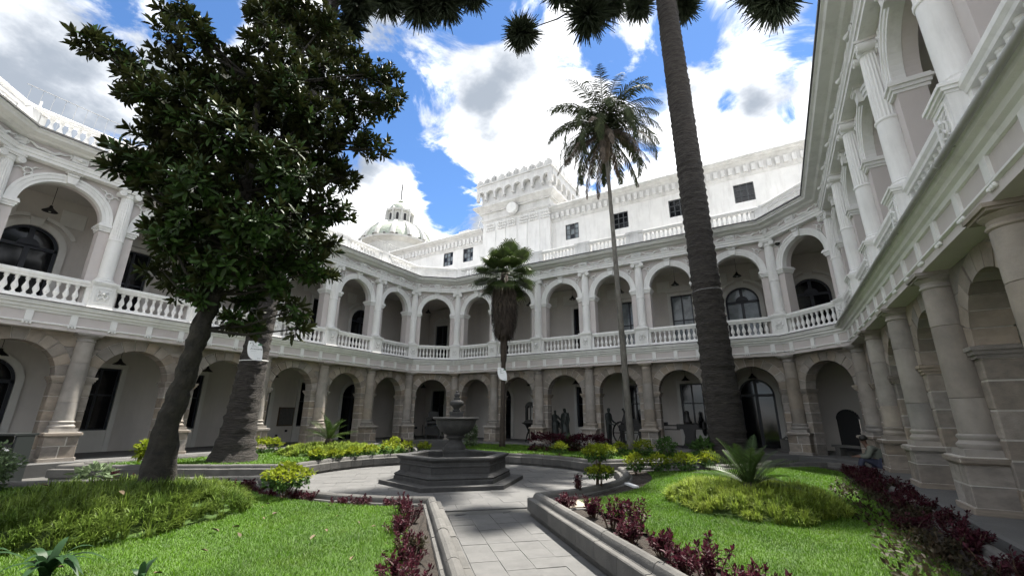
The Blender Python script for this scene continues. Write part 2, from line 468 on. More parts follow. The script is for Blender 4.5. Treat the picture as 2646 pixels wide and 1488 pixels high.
ip.box(-.15, .50, .08, .64, 2.73, 2.79); ip.box(-.15, .53, .05, .67, 2.79, 2.86); ip.box(-.15, .56, .02, .70, 2.86, 2.925)
M_['impost'] = ip.mesh('impost', 'stone')
# lower column
c = MB().box(-.33, .33, -.33, .33, 1.21, 1.32)
c.lathe([(.30, 1.32), (.325, 1.36), (.325, 1.40), (.29, 1.43), (.275, 1.46), (.30, 1.50), (.30, 1.53), (.262, 1.56)], 20)
c.lathe([(.20, 1.56), (.17, 4.06)], 8)
c.lathe([(.225, 4.03), (.25, 4.05), (.25, 4.08), (.225, 4.10), (.23, 4.15), (.29, 4.20), (.29, 4.22)], 20)
c.box(-.30, .30, -.30, .30, 4.22, 4.255); c.box(-.335, .335, -.335, .335, 4.255, 4.312)
M_['column'] = c.mesh('column', 'stone_col', True, 35)
for k, (za, zb) in enumerate([(1.56, 2.12), (2.125, 3.35), (3.355, 4.03)]):
    def rr(z): return .262 - .035 * ((z - 1.56) / 2.47) ** 1.4
    M_['drum%d' % k] = MB().lathe([(rr(za) - .006, za), (rr(za), za + .008)] + [(rr(z), z) for z in np.linspace(za + .1, zb - .1, 4)] + [(rr(zb), zb - .008), (rr(zb) - .006, zb)], 24).mesh('drum', 'stone_col', True, 35)
p = MB().box(-.385, .385, -.385, .30, FL, 1.10)
p.box(-.42, .42, -.42, .30, FL, FL + .10)
p.box(-.40, .40, -.40, .30, 1.09, 1.13); p.box(-.44, .44, -.44, .30, 1.13, 1.18); p.box(-.42, .42, -.42, .30, 1.18, 1.212)
M_['pedestal'] = p.mesh('pedestal', 'mortar')
# upper storey
w = MB().archwall(0, 3, UF, 9.66, .10, .55, 1.5, ARC_R, UF, U_SPR, 28)
M_['upwall'] = w.mesh('upper_wall', 'pink')
a = MB().ring(1.5, U_SPR, ARC_R - .012, 1.10, .075, .30, 0, math.pi, 28); a.ring(1.5, U_SPR, 1.10, 1.21, .05, .30, 0, math.pi, 28); a.ring(1.5, U_SPR, 1.21, 1.29, .025, .30, 0, math.pi, 28)
M_['archivolt'] = a.mesh('archivolt', 'white')
a = MB().prism([(1.40, 9.20), (1.60, 9.20), (1.66, 9.55), (1.34, 9.55)], -.04, .3); a.box(1.30, 1.70, -.10, .3, 9.55, 9.64); a.tube([(1.37, -.05, 9.50), (1.63, -.05, 9.50)], .05, 8)
M_['keystone'] = a.mesh('keystone', 'white')
a = MB().box(-.15, .50, .04, .60, 7.93, 8.00); a.box(-.15, .53, .01, .63, 8.00, 8.08); a.box(-.15, .57, -.03, .67, 8.08, 8.14); a.box(-.15, .545, -.01, .64, 8.14, 8.195)
M_['upimpost'] = a.mesh('impost', 'white')
wr = MB()
for k in range(12):
    a0 = 2 * math.pi * k / 12
    wr.tube([(.115 * math.cos(a0 + t), -.02 - .012 * (k % 2), .115 * math.sin(a0 + t)) for t in (0, .3, .62)], [.02, .042, .02], 5)
for sx in (-1, 1):
    wr.tube([(sx * .10, -.02, .06), (sx * .22, -.03, .13), (sx * .30, -.02, .10), (sx * .40, -.01, .15)], [.03, .028, .02, .008], 5)
    wr.tube([(sx * .07, -.02, -.10), (sx * .13, -.03, -.20), (sx * .10, -.02, -.28), (sx * .17, -.01, -.36)], [.03, .03, .02, .008], 5)
M_['wreath'] = wr.mesh('wreath', 'white')
c = MB().box(-.27, .27, -.27, .20, 6.07, 6.12)
c.lathe([(.24, 6.12), (.265, 6.15), (.265, 6.19), (.225, 6.22), (.24, 6.25), (.205, 6.28)], 20)
c.lathe([(.15, 6.28), (.15, 9.3)], 8)
c.lathe([(.215, 7.62), (.228, 7.64), (.228, 7.67), (.215, 7.69)], 20)
c.lathe([(.175, 9.30), (.20, 9.32), (.20, 9.35), (.185, 9.37), (.22, 9.46)], 20)
for sx in (-1, 1):
    n = 14
    for y0, y1 in ((-.24, .20),):
        pts = [(sx * .225 + .105 * math.cos(2 * math.pi * k / n), 9.43 + .105 * math.sin(2 * math.pi * k / n)) for k in range(n)]
        c.prism(pts, y0, y1)
    pts = [(sx * .225 + .05 * math.cos(2 * math.pi * k / 10), 9.43 + .05 * math.sin(2 * math.pi * k / 10)) for k in range(10)]
    c.prism(pts, -.265, -.24)
c.box(-.27, .27, -.25, .20, 9.48, 9.54); c.box(-.30, .30, -.28, .20, 9.54, 9.60)
M_['upcol'] = c.mesh('upper_column', 'white', True, 35)
M_['shaft_plain'] = MB().lathe([(.205, 6.28), (.208, 6.9), (.205, 7.62)], 24).mesh('shaft', 'white', True, 35)
M_['shaft_fl'] = MB().lathe([(.202, 7.69), (.20, 8.3), (.188, 8.9), (.176, 9.30)], 40, flute=.92).mesh('fluted_shaft', 'white')
p = MB().box(-.295, .295, -.30, .12, 5.14, 6.00)
p.box(-.335, .335, -.34, .12, 5.14, 5.22); p.box(-.315, .315, -.32, .12, 5.22, 5.27)
p.box(-.31, .31, -.315, .12, 5.93, 5.97); p.box(-.34, .34, -.345, .12, 5.97, 6.02); p.box(-.365, .365, -.37, .12, 6.02, 6.072)
p.box(-.40, .40, -.10, .09, 5.14, 6.05)
# frame lines round the relief
for x0, x1, z0, z1 in ((-.22, .22, 5.83, 5.86), (-.22, .22, 5.33, 5.36), (-.22, -.19, 5.36, 5.83), (.19, .22, 5.36, 5.83)):
    p.box(x0, x1, -.318, -.29, z0, z1)
M_['upped'] = p.mesh('upper_pedestal', 'white')
rl = MB()
for sx in (-1, 1):
    rl.tube([(0, -.305, 5.42), (sx * .10, -.315, 5.48), (sx * .14, -.315, 5.60), (sx * .06, -.32, 5.66), (sx * .02, -.31, 5.60)], [.012, .025, .028, .022, .01], 5)
    rl.tube([(0, -.305, 5.58), (sx * .07, -.32, 5.72), (sx * .13, -.31, 5.78)], [.02, .03, .01], 5)
    rl.tube([(sx * .13, -.31, 5.42), (sx * .05, -.32, 5.50), (-sx * .06, -.32, 5.64), (-sx * .13, -.31, 5.70)], [.01, .02, .02, .01], 5)
rl.lathe([(.03, 5.60), (.06, 5.65), (.03, 5.72)], 8, 0, -.31)
M_['relief'] = rl.mesh('relief', 'white_old')
def bal_prof(z0, h):
    return [(r, z0 + h * t) for r, t in ((.060, 0), (.060, .07), (.040, .09), (.034, .14), (.052, .22), (.078, .33), (.080, .40), (.066, .50), (.042, .62), (.033, .72), (.036, .80), (.056, .84), (.056, .88), (.040, .90), (.060, .93), (.060, 1.0))]
M_['baluster'] = MB().lathe(bal_prof(5.30, .55), 10).mesh('baluster', 'white', True, 50)
M_['pbaluster'] = MB().lathe(bal_prof(10.60, .56), 10).mesh('baluster', 'white_old', True, 50)
b = MB().extr([(-.16, 5.14), (.06, 5.14), (.06, 5.30), (-.10, 5.30), (-.13, 5.26), (-.16, 5.24)], 3.0)
b.extr([(-.12, 5.85), (.04, 5.85), (.06, 5.90), (.09, 5.93), (.09, 6.03), (.07, 6.05), (-.15, 6.05), (-.17, 6.03), (-.17, 5.95), (-.13, 5.90)], 3.0)
M_['balus'] = b.mesh('balustrade', 'white')
b = MB().extr([(-.24, 10.44), (.06, 10.44), (.06, 10.60), (-.14, 10.60), (-.20, 10.55), (-.24, 10.53)], 3.0)
b.extr([(-.16, 11.16), (.04, 11.16), (.09, 11.23), (.09, 11.31), (.05, 11.345), (-.18, 11.345), (-.22, 11.31), (-.22, 11.24), (-.17, 11.20)], 3.0)
M_['parapet'] = b.mesh('parapet', 'white_old')
b = MB().extr([(-.24, 10.44), (.06, 10.44), (.06, 11.16), (.04, 11.16), (.09, 11.23), (.09, 11.31), (.05, 11.345), (-.18, 11.345), (-.22, 11.31), (-.22, 11.24), (-.16, 11.18), (-.16, 10.60), (-.20, 10.55), (-.24, 10.53)], 3.0)
for x0, x1, z0, z1 in ((.45, 2.55, 11.04, 11.09), (.45, 2.55, 10.66, 10.71), (.45, .50, 10.71, 11.04), (2.50, 2.55, 10.71, 11.04)):
    b.box(x0, x1, -.195, -.14, z0, z1)
b.tube([(.7, -.165, 10.78), (.95, -.175, 10.95), (1.2, -.175, 10.82), (1.5, -.18, 10.92), (1.8, -.175, 10.82), (2.05, -.175, 10.95), (2.3, -.165, 10.78)], [.01, .03, .02, .05, .02, .03, .01], 5)
M_['parapet_panel'] = b.mesh('parapet', 'white_old')
b = MB().box(-.46, .46, -.20, .10, 10.44, 11.22); b.box(-.50, .50, -.26, .12, 10.44, 10.58); b.box(-.50, .50, -.245, .12, 11.22, 11.30); b.box(-.48, .48, -.225, .11, 11.30, 11.37)
b.box(-.24, .24, -.24, .1, 10.58, 11.22)
for sx in (-1, 1): b.box(sx * .35 - .07, sx * .35 + .07, -.225, .1, 10.70, 11.12)
M_['post'] = b.mesh('parapet_post', 'white_old')
tg = MB().box(-.085, .085, -.275, -.20, 4.50, 4.80)
for sx in (-.08, 0, .08):
    tg.lathe([(.012, 4.455), (.032, 4.425), (.030, 4.40), (.01, 4.385)], 7, sx, -.262)
M_['triglyph'] = tg.mesh('triglyph', 'white')
ga = MB()
for x0, x1 in ((.25, 1.25), (1.75, 2.75)):
    m = 9
    pts = []; rad = []
    for i in range(m):
        t = i / (m - 1)
        pts.append((x0 + (x1 - x0) * t, -.215 - .02 * math.sin(math.pi * t), 10.10 - .17 * math.sin(math.pi * t) + .03 * math.sin(6 * math.pi * t)))
        rad.append(.018 + .035 * math.sin(math.pi * t))
    ga.tube(pts, rad, 6)
    for xe in (x0, x1):
        ga.tube([(xe, -.21, 10.10), (xe + .03, -.23, 10.00), (xe - .02, -.22, 9.92)], [.03, .025, .008], 5)
for xe, wd in ((0, .24), (1.5, .20)):
    ga.box(xe - wd, xe + wd, -.25, -.15, 9.90, 10.13)
    ga.tube([(xe - wd * .6, -.25, 10.02), (xe, -.30, 10.0), (xe + wd * .6, -.25, 10.02)], [.03, .06, .03], 6)
M_['garland'] = ga.mesh('garland', 'white')

M_['wpanel'] = MB().bbox(-.36, .36, -.03, .02, -.32, .32, .012).mesh('wall_panel', 'surround')
ROWS = [[.37, .80, 1.21, 1.60, 1.98, 2.36, 2.73], [.37, .72, 1.12, 1.55, 1.86, 2.30, 2.73], [.37, .86, 1.28, 1.66, 2.08, 2.42, 2.73], [.37, .78, 1.18, 1.48, 1.92, 2.38, 2.73]]
def opening(wing, xc, lower, kind, lit=False):
    """window or door assembly in the inner wall (y 3.2)"""
    y = 3.2
    z0 = FL if lower else UF
    if kind == 'rect':
        h = .57; head = 3.50 if lower else 8.40
        sill = 1.16 if lower else UF
        s = MB()
        for x0, x1, za, zb in ((xc - h - .17, xc - h, z0, head + .17), (xc + h, xc + h + .17, z0, head + .17), (xc - h, xc + h, head, head + .17)):
            s.box(x0, x1, y - .06, y + .1, za, zb)
        if lower:
            s.box(xc - h, xc + h, y - .05, y + .1, sill - .08, sill); s.box(xc - h, xc + h, y - .02, y + .1, z0, sill - .08)
            s.box(xc - h + .15, xc + h - .15, y - .035, y, z0 + .2, sill - .25)
        else:
            s.prism([(xc - h - .25, head + .22), (xc + h + .25, head + .22), (xc + h + .15, head + .36), (xc + .2, head + .62), (xc, head + .50), (xc - .2, head + .62), (xc - h - .15, head + .36)], y - .09, y)
        o = s.obj('window', 'surround', wing)
        pz = sill if lower else UF
        inst('pane', MB().box(xc - h, xc + h, y + .12, y + .14, pz, head).mesh('pane', 'glass_painted_reflect' if lit else 'glass'), o)
        f = MB()
        for xx in (xc - h, xc - .035, xc + h - .07): f.box(xx, xx + .07, y + .06, y + .12, pz, head)
        for zz in (pz, (pz * .45 + head * .55), head - .07): f.box(xc - h + .07, xc - .035, y + .07, y + .115, zz, zz + .06); f.box(xc + .035, xc + h - .07, y + .07, y + .115, zz, zz + .06)
        inst('sash', f.mesh('sash', 'blueframe'), o)
        return ('rect', h, sill if lower else UF, head)
    if kind == 'arch':
        h = .79; zs = 2.83 if lower else 7.63
        s = MB().ring(xc, zs, h, h + .20, y - .07, y + .1, 0, math.pi, 18)
        for sx in (-1, 1): s.box(min(xc + sx * h, xc + sx * (h + .2)), max(xc + sx * h, xc + sx * (h + .2)), y - .07, y + .1, z0, zs)
        if not lower:
            s.prism([(xc - .13, zs + h - .02), (xc + .13, zs + h - .02), (xc + .19, zs + h + .3), (xc - .19, zs + h + .3)], y - .12, y)
            s.ring(xc, zs - .1, h + .42, h + .54, y - .10, y, R_(30), R_(80), 10); s.ring(xc, zs - .1, h + .42, h + .54, y - .10, y, R_(100), R_(150), 10)
        o = s.obj('arched_door', 'surround', wing)
        pn = MB().prism([(xc - h, z0), (xc + h, z0)] + [(xc + h * math.cos(t), zs + h * math.sin(t)) for t in np.linspace(0, math.pi, 17)], y + .12, y + .14)
        inst('pane', pn.mesh('pane', 'glass_painted_reflect' if lit else 'glass'), o)
        f = MB().ring(xc, zs, h - .09, h, y + .05, y + .12, 0, math.pi, 18)
        if not lower: f.ring(xc, zs + .02, 0.0, .30, y + .05, y + .115, 0, math.pi, 12)
        f.box(xc - h, xc + h, y + .05, y + .12, zs - .06, zs + .06); f.box(xc - .07, xc + .07, y + .055, y + .12, z0, zs + h - .05)
        for sx in (-1, 1): f.box(min(xc + sx * h, xc + sx * (h - .1)), max(xc + sx * h, xc + sx * (h - .1)), y + .05, y + .12, z0, zs)
        inst('sash', f.mesh('sash', 'blueframe'), o)
        return ('arch', h, z0, zs)
    if kind == 'low':
        h = .42; zs = 1.72
        o = MB().ring(xc, zs, h, h + .02, y - .01, y + .3, 0, math.pi, 12).obj('low_door', 'dark', wing)
        pn = MB().prism([(xc - h, z0), (xc + h, z0)] + [(xc + h * math.cos(t), zs + h * math.sin(t)) for t in np.linspace(0, math.pi, 13)], y + .25, y + .27)
        inst('pane', pn.mesh('pane', 'dark'), o)
        return ('arch', h, z0, zs)
    return None
bayn = [0]
def wing(label, ox, oy, ang, nb, w, tL, tR, low, upp, panel=False, cols=(True, True), extL=0, extR=0, xlow=(), xupp=()):
    E_ = tag(empty('cloister_wing' if nb > 1 else 'corner_bay', (ox, oy, 0), ang), label, 'building wing' if nb > 1 else 'corner bay')
    L = nb * w; sx = w / 3.0
    def ex(name, m, prof): return MB().extr(prof, L, tL, tR).obj(name, m, E_)
    dp = 3.5 if nb > 1 else 6.3
    ex('platform', 'pave', [(-.62, -.02), (dp, -.02), (dp, FL), (-.58, FL), (-.62, FL - .03)])
    ex('architrave', 'pink', [(-.24, 4.312), (.62, 4.312), (.62, 4.44), (-.24, 4.44)])
    ex('fillet_moulding', 'white', [(-.24, 4.44), (.4, 4.44), (.4, 4.50), (-.24, 4.50), (-.285, 4.485), (-.285, 4.455)])
    ex('frieze', 'pink', [(-.235, 4.50), (.62, 4.50), (.62, 4.79), (-.235, 4.79)])
    ex('cornice', 'white', [(-.24, 4.79), (.5, 4.79), (.5, 5.155), (-.44, 5.13), (-.455, 5.115), (-.455, 5.06), (-.43, 5.045), (-.42, 4.99), (-.36, 4.96), (-.345, 4.89), (-.29, 4.86), (-.27, 4.80)])
    ex('drip_edge', 'gutter', [(-.475, 5.10), (-.44, 5.10), (-.425, 5.145), (-.475, 5.135)])
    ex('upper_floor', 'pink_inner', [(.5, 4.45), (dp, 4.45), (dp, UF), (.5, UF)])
    ex('upper_architrave', 'white', [(-.20, 9.60), (.6, 9.60), (.6, 9.87), (-.27, 9.87), (-.27, 9.83), (-.235, 9.79), (-.235, 9.71), (-.20, 9.70)])
    ex('upper_frieze', 'pink', [(-.19, 9.87), (.6, 9.87), (.6, 10.14), (-.19, 10.14)])
    ex('upper_cornice', 'white', [(-.20, 10.14), (.6, 10.14), (.6, 10.46), (-.74, 10.44), (-.76, 10.42), (-.76, 10.36), (-.70, 10.33), (-.66, 10.27), (-.42, 10.24), (-.36, 10.18), (-.26, 10.16)])
    ex('eaves_gutter', 'gutter', [(-.80, 10.40), (-.765, 10.40), (-.74, 10.452), (-.80, 10.46)])
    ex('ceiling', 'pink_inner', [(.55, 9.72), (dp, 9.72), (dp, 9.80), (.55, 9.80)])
    ex('roof_slab', 'white_old', [(.08, 10.45), (4.5, 10.45), (4.5, 10.52), (.08, 10.52)])
    # inner walls
    for lower, lst in ((True, low), (False, upp)):
        z0, z1 = (FL, 4.46) if lower else (UF, 9.73)
        mb = MB()
        if nb == 1: continue
        for xa, xb in ((-extL, 0), (L, L + extR)):
            if xb - xa < .05: continue
            holes = sorted(q for q in (xlow if lower else xupp) if xa < q[0] < xb)
            x = xa; cuts = [((holes[i][0] + holes[i + 1][0]) / 2) for i in range(len(holes) - 1)] + [xb]
            for (xc, kd), xn in zip(holes, cuts):
                k, h, sill, zs = opening(E_, xc, lower, kd, False)
                mb.archwall(x, xn, z0, z1, 3.2, 3.42, xc, h, sill, zs, rect=(k == 'rect')); x = xn
            if not holes: mb.box(xa, xb, 3.2, 3.42, z0, z1)
        for i in range(nb):
            kd = lst[i]
            if kd is None: mb.box(i * w, (i + 1) * w, 3.2, 3.42, z0, z1); continue
            k, h, sill, zs = opening(E_, (i + .5) * w, lower, kd.split('+')[0], '+' in kd)
            if not lower:
                for dx in (-.92, .92): inst('wall_panel', M_['wpanel'], E_, ((i + .5) * w + dx, 3.2, 9.0))
            mb.archwall(i * w, (i + 1) * w, z0, z1, 3.2, 3.42, (i + .5) * w, h, sill, zs, rect=(k == 'rect'))
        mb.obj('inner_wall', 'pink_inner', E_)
    # bays
    for i in range(nb):
        x0 = i * w
        bayn[0] += 1
        for side in (0, 1):
            sc = (sx if side == 0 else -sx, 1, 1); xo = x0 if side == 0 else x0 + w
            pr = inst('pier', M_['pier'], E_, (xo, 0, 0), (0, 0, 0), sc)
            rows = ROWS[(bayn[0] * 2 + side * 3 + i) % 4]
            for za, zb in zip(rows[:-1], rows[1:]):
                dy = random.uniform(-.012, .012)
                inst('stone_block', M_['block'], pr, (.162, .36 + dy, (za + zb) / 2), (0, 0, 0), (.632, .49, zb - za - .028))
            inst('impost', M_['impost'], pr)
        ar = inst('arch', M_['archcore'], E_, (x0, 0, 0), (0, 0, 0), (sx, 1, 1))
        for k in range(NV):
            inst('voussoir', M_['vous'], ar, (1.5, random.uniform(-.01, .012), SPR), (0, -math.pi * (k + .5) / NV, 0))
        for k in range(3):
            inst('spandrel_stone', M_['sp%d' % k], ar, (0, random.uniform(-.008, .008), 0))
            inst('spandrel_stone', M_['sp%d' % k], ar, (3, random.uniform(-.008, .008), 0), (0, 0, 0), (-1, 1, 1))
        uw = inst('upper_wall', M_['upwall'], E_, (x0, 0, 0), (0, 0, 0), (sx, 1, 1))
        inst('archivolt', M_['archivolt'], uw); inst('keystone', M_['keystone'], uw)
        inst('impost', M_['upimpost'], uw); inst('impost', M_['upimpost'], uw, (3, 0, 0), (0, 0, 0), (-1, 1, 1))
        for xw, s_ in ((.50, 1), (2.50, -1)): inst('wreath', M_['wreath'], uw, (xw, .085, 9.22), (0, R_(-20 * s_), 0), (.85, 1, .85))
        bl = inst('balustrade', M_['balus'], E_, (x0, 0, 0), (0, 0, 0), (sx, 1, 1))
        for k in range(9): inst('baluster', M_['baluster'], bl, (.60 + 1.8 * k / 8, -.03, 0))
        if panel:
            inst('parapet', M_['parapet_panel'], E_, (x0, 0, 0), (0, 0, 0), (sx, 1, 1))
        else:
            pp = inst('parapet', M_['parapet'], E_, (x0, 0, 0), (0, 0, 0), (sx, 1, 1))
            for k in range(9): inst('baluster', M_['pbaluster'], pp, (.62 + 1.76 * k / 8, -.05, 0))
        inst('garland', M_['garland'], E_, (x0, 0, 0), (0, 0, 0), (sx, 1, 1))
        for xt in ((.5, 1.5, 2.5) if 1 else ()): inst('triglyph', M_['triglyph'], E_, (x0 + xt * sx, 0, 0))
    # columns
    for i in range(nb + 1):
        if i == 0 and not cols[0] or i == nb and not cols[1]: continue
        x0 = i * w; rz = 0
        if i == 0 and tL: rz = math.atan(tL)
        if i == nb and tR: rz = -math.atan(tR)
        pd = inst('pedestal', M_['pedestal'], E_, (x0, 0, 0), (0, 0, rz))
        zr = .78 + .03 * ((i * 7) % 3)
        for bx0, bx1, za, zb in ((-.39, -.02 if i % 2 else .06, .475, zr), (.0 if i % 2 else .08, .39, .475, zr), (-.39, .10 if i % 2 else -.05, zr + .015, 1.088), (.12 if i % 2 else -.03, .39, zr + .015, 1.088)):
            inst('stone_block', M_['block'], pd, ((bx0 + bx1) / 2, -.05, (za + zb) / 2), (0, 0, 0), (bx1 - bx0, .69, zb - za))
        inst('stone_block', M_['block'], pd, (0, -.05, .42), (0, 0, 0), (.86, .77, .10))
        inst('cap_stone', M_['block'], pd, (0, -.05, 1.16), (0, 0, 0), (.90, .80, .075)); inst('cap_stone', M_['block'], pd, (0, -.06, 1.115), (0, 0, 0), (.82, .72, .05))
        cl = inst('column', M_['column'], E_, (x0, 0, 0), (0, 0, rz))
        for k in range(3): inst('drum', M_['drum%d' % k], cl, (0, 0, 0), (0, 0, i * 1.3 + k))
        up_ = inst('upper_pedestal', M_['upped'], E_, (x0, 0, 0), (0, 0, rz)); inst('relief', M_['relief'], up_)
        uc = inst('upper_column', M_['upcol'], E_, (x0, 0, 0), (0, 0, rz)); inst('shaft', M_['shaft_plain'], uc); inst('fluted_shaft', M_['shaft_fl'], uc)
        inst('parapet_post', M_['post'], E_, (x0, 0, 0), (0, 0, rz))
    return E_
K = 3 / 3.5
XB, DB, XL, YL, SL, XR, YR, SR = -17.295, 21.715, -19.417, 19.848, 3.0188, 2.817, 19.596, 3.0815
def turn(a, b): return math.tan(abs(a - b) / 2)
aNW = math.atan2(DB - YL, XB - XL); wNW = math.hypot(DB - YL, XB - XL)
xB6 = XB + 18.0
aNE = math.atan2(YR - DB, XR - xB6); wNE = math.hypot(YR - DB, XR - xB6)
yL6 = YL - 6 * SL
t45 = math.tan(R_(22.5))
wing_left = wing('arcaded wing of stone piers and white balconies behind the leaning magnolia trunk', XL, yL6, R_(90), 6, SL, t45, turn(R_(90), aNW),
     ['arch', 'rect', 'rect', 'arch', 'rect', 'arch'], ['arch', 'rect', 'rect', 'arch', 'rect', 'arch'], extL=1.4, extR=DB + 3.2 - YL, xlow=[(20.9, 'rect')], xupp=[(20.9, 'rect')])
wing_back = wing('arcaded wing of stone piers and white balconies behind the tall slender palm and statues', XB, DB, 0, 6, 3.0, turn(aNW, 0), turn(0, aNE),
     ['arch', 'rect', 'rect', 'rect', 'rect', 'arch'], ['rect', 'rect', 'rect', 'rect+', 'rect+', 'arch+'], extL=XB - XL + 3.2, extR=XR + 3.2 - xB6, xlow=[(-4.0, 'rect'), (19.95, 'low')], xupp=[(-4.0, 'rect'), (19.55, 'arch')])
wing_right = wing('arcaded wing of stone piers and white balconies with the man seated at its foot', XR, YR, R_(-90), 6, SR, turn(aNE, R_(-90)), 0,
     ['rect', 'arch', 'rect', 'rect', 'arch', 'rect'], ['rect', 'arch', 'rect', 'rect', 'arch', 'rect'], extL=DB + 3.2 - YR)
wing_nw = wing('angled corner bay of the arcade with the black iron press under it', XL, YL, aNW, 1, wNW, turn(R_(90), aNW), turn(aNW, 0), [], [], panel=True, cols=(False, False))
wing_ne = wing('angled corner bay of the arcade with a low dark arched doorway', xB6, DB, aNE, 1, wNE, turn(0, aNE), turn(aNE, R_(-90)), [], [], panel=True, cols=(False, False))
wing_sw = wing('angled corner bay of the arcade next to the litter bin', XL + 2.12, yL6 - 2.12, R_(135), 1, 3.0, 0, t45, [], [], panel=True, cols=(True, False))
MB().box(-3, 6, 3.2, 3.42, FL, 9.73).obj('inner_wall', 'pink_inner', wing_sw)
# downpipe gutter along the right wing cornice
gp = MB()
for i in range(6):
    gp.tube([(i * SR + .04, -.515, 5.05), ((i + 1) * SR - .02, -.515, 5.05)], .042, 10); gp.tube([(i * SR + .5, -.515, 5.05), (i * SR + .5, -.42, 5.07)], .02, 5)
    gp.tube([(i * SR - .03, -.515, 5.05), (i * SR + .07, -.515, 5.05)], .052, 10)
gp.obj('gutter_pipe', 'pipe', wing_right, True)
# ------------------------------------------------------------------ white upper block behind the back wing
ub = tag(empty('upper_block', (-12, 27.0, 10.45)), 'plain white upper storey with small windows and dentil cornice behind the roof terrace', 'building')
def ubp(mb, name, m, par=None): 
    o = mb.obj(name, m, par or ub)
    if par is None: o.location = (12, -27.0, -10.45)
    return o
WINS = [(-.40, .70), (-4.25, -3.2), (-8.0, -6.95), (-11.65, -10.6), (-21.2, -20.15), (-23.35, -22.3), (3.4, 4.45)]
zs_ = 14.24; ze_ = 15.46
for xa, xb, ztop in ((-30, -19.0, 16.75), (-12.8, 9, 17.1)):
    mb = MB(); cur = xa
    for wa, wb in sorted(WINS):
        if wa < xa or wb > xb: continue
        mb.box(cur, wa, 27, 27.4, 10.4, ztop - .5); mb.box(wa, wb, 27, 27.4, 10.4, zs_); mb.box(wa, wb, 27, 27.4, ze_, ztop - .5); cur = wb
    mb.box(cur, xb, 27, 27.4, 10.4, ztop - .5)
    ubp(mb, 'wall', 'white')
    co = MB().extr([(26.97, ztop - 1.22), (27.1, ztop - 1.22), (27.1, ztop), (26.50, ztop), (26.46, ztop - .05), (26.46, ztop - .14), (26.56, ztop - .18), (26.62, ztop - .26), (26.74, ztop - .30), (26.86, ztop - .42), (26.90, ztop - .5), (26.90, ztop - 1.0), (26.92, ztop - 1.12), (26.94, ztop - 1.14)], xb - xa)
    co.v = [(x + xa, y, z) for x, y, z in co.v]
    oc = ubp(co, 'cornice', 'white_old')
    dm = MB().box(-.11, .11, -.13, .02, -.22, .22).mesh('dentil', 'white')
    n = int((xb - xa) / .42)
    for k in range(n):
        inst('dentil', dm, oc, (xa + .2 + k * .42, 26.90, ztop - .77))
for wa, wb in WINS:
    fr = MB()
    h = (wb - wa) / 2; xc = (wa + wb) / 2
    for x0, x1, z0, z1 in ((wa, wa + .06, zs_, ze_), (wb - .06, wb, zs_, ze_), (wa + .06, wb - .06, ze_ - .06, ze_), (wa + .06, wb - .06, zs_, zs_ + .06)): fr.box(x0, x1, 27.06, 27.18, z0, z1)
    for t in (1 / 3, 2 / 3): fr.box(wa + 2 * h * t - .03, wa + 2 * h * t + .03, 27.08, 27.16, zs_ + .06, ze_ - .06)
    for t in (1 / 3, 2 / 3): 
        z = zs_ + (ze_ - zs_) * t
        fr.box(wa + .06, wa + 2 * h / 3 - .03, 27.09, 27.15, z - .025, z + .025); fr.box(wa + 2 * h / 3 + .03, wa + 4 * h / 3 - .03, 27.09, 27.15, z - .025, z + .025); fr.box(wa + 4 * h / 3 + .03, wb - .06, 27.09, 27.15, z - .025, z + .025)
    fo = ubp(fr, 'window', 'frame')
    for i in range(3):
        for j in range(3):
            x0 = wa + 2 * h * i / 3; x1 = wa + 2 * h * (i + 1) / 3; z0 = zs_ + (ze_ - zs_) * j / 3; z1 = zs_ + (ze_ - zs_) * (j + 1) / 3
            refl_pane = (xc < -9 and (i + j * 2 + int(-xc)) % 4 != 0)
            inst('pane', MB().box(x0 + .02, x1 - .02, 27.12, 27.13, z0 + .02, z1 - .02).mesh('pane', 'glass_painted_reflect' if refl_pane else 'glass'), fo)
ch = MB().box(-22.9, -21.9, 28.6, 29.4, 16.2, 17.9); ch.box(-23.0, -21.8, 28.5, 29.5, 17.9, 18.05)
ubp(ch, 'chimney', 'white_old')
sk = MB().add([(-21.2, 28.2, 16.8), (-19.6, 28.2, 16.8), (-19.3, 28.4, 18.0), (-20.0, 30.4, 16.9)], [(0, 1, 2), (1, 3, 2), (3, 0, 2), (0, 3, 1)])
ubp(sk, 'skylight', 'gutter')
# tower
tw = tag(empty('crenellated_tower', (-15.8, 26.6, 10.45)), 'square white tower with crenellated top and round plaque above the terrace', 'tower')
def twp(mb, name, m, par=None):
    o = mb.obj(name, m, par or tw)
    if par is None: o.location = (15.8, -26.6, -10.45)
    return o
X0, X1, Y0, Y1 = -18.88, -12.75, 26.6, 31.4
def ringbox(mb, o, z0, z1, o2=None):
    o2 = o if o2 is None else o2
    a = [(X0 - o, Y0 - o, z0), (X1 + o, Y0 - o, z0), (X1 + o, Y1 + o, z0), (X0 - o, Y1 + o, z0)]
    b_ = [(X0 - o2, Y0 - o2, z1), (X1 + o2, Y0 - o2, z1), (X1 + o2, Y1 + o2, z1), (X0 - o2, Y1 + o2, z1)]
    mb.add(a + b_, [(0, 3, 2, 1), (4, 5, 6, 7), (0, 1, 5, 4), (1, 2, 6, 5), (2, 3, 7, 6), (3, 0, 4, 7)])
mb = MB(); ringbox(mb, 0, 10.4, 17.1); twp(mb, 'shaft', 'white')
for xa in (-18.5, -17.3, -16.5, -15.3, -14.5, -13.3):
    pl = twp(MB().box(xa - .02, xa + .9 if xa in (-18.5, -16.5, -14.5) else xa + .6, Y0 - .05, Y0, 10.4, 16.25), 'pilaster', 'white')
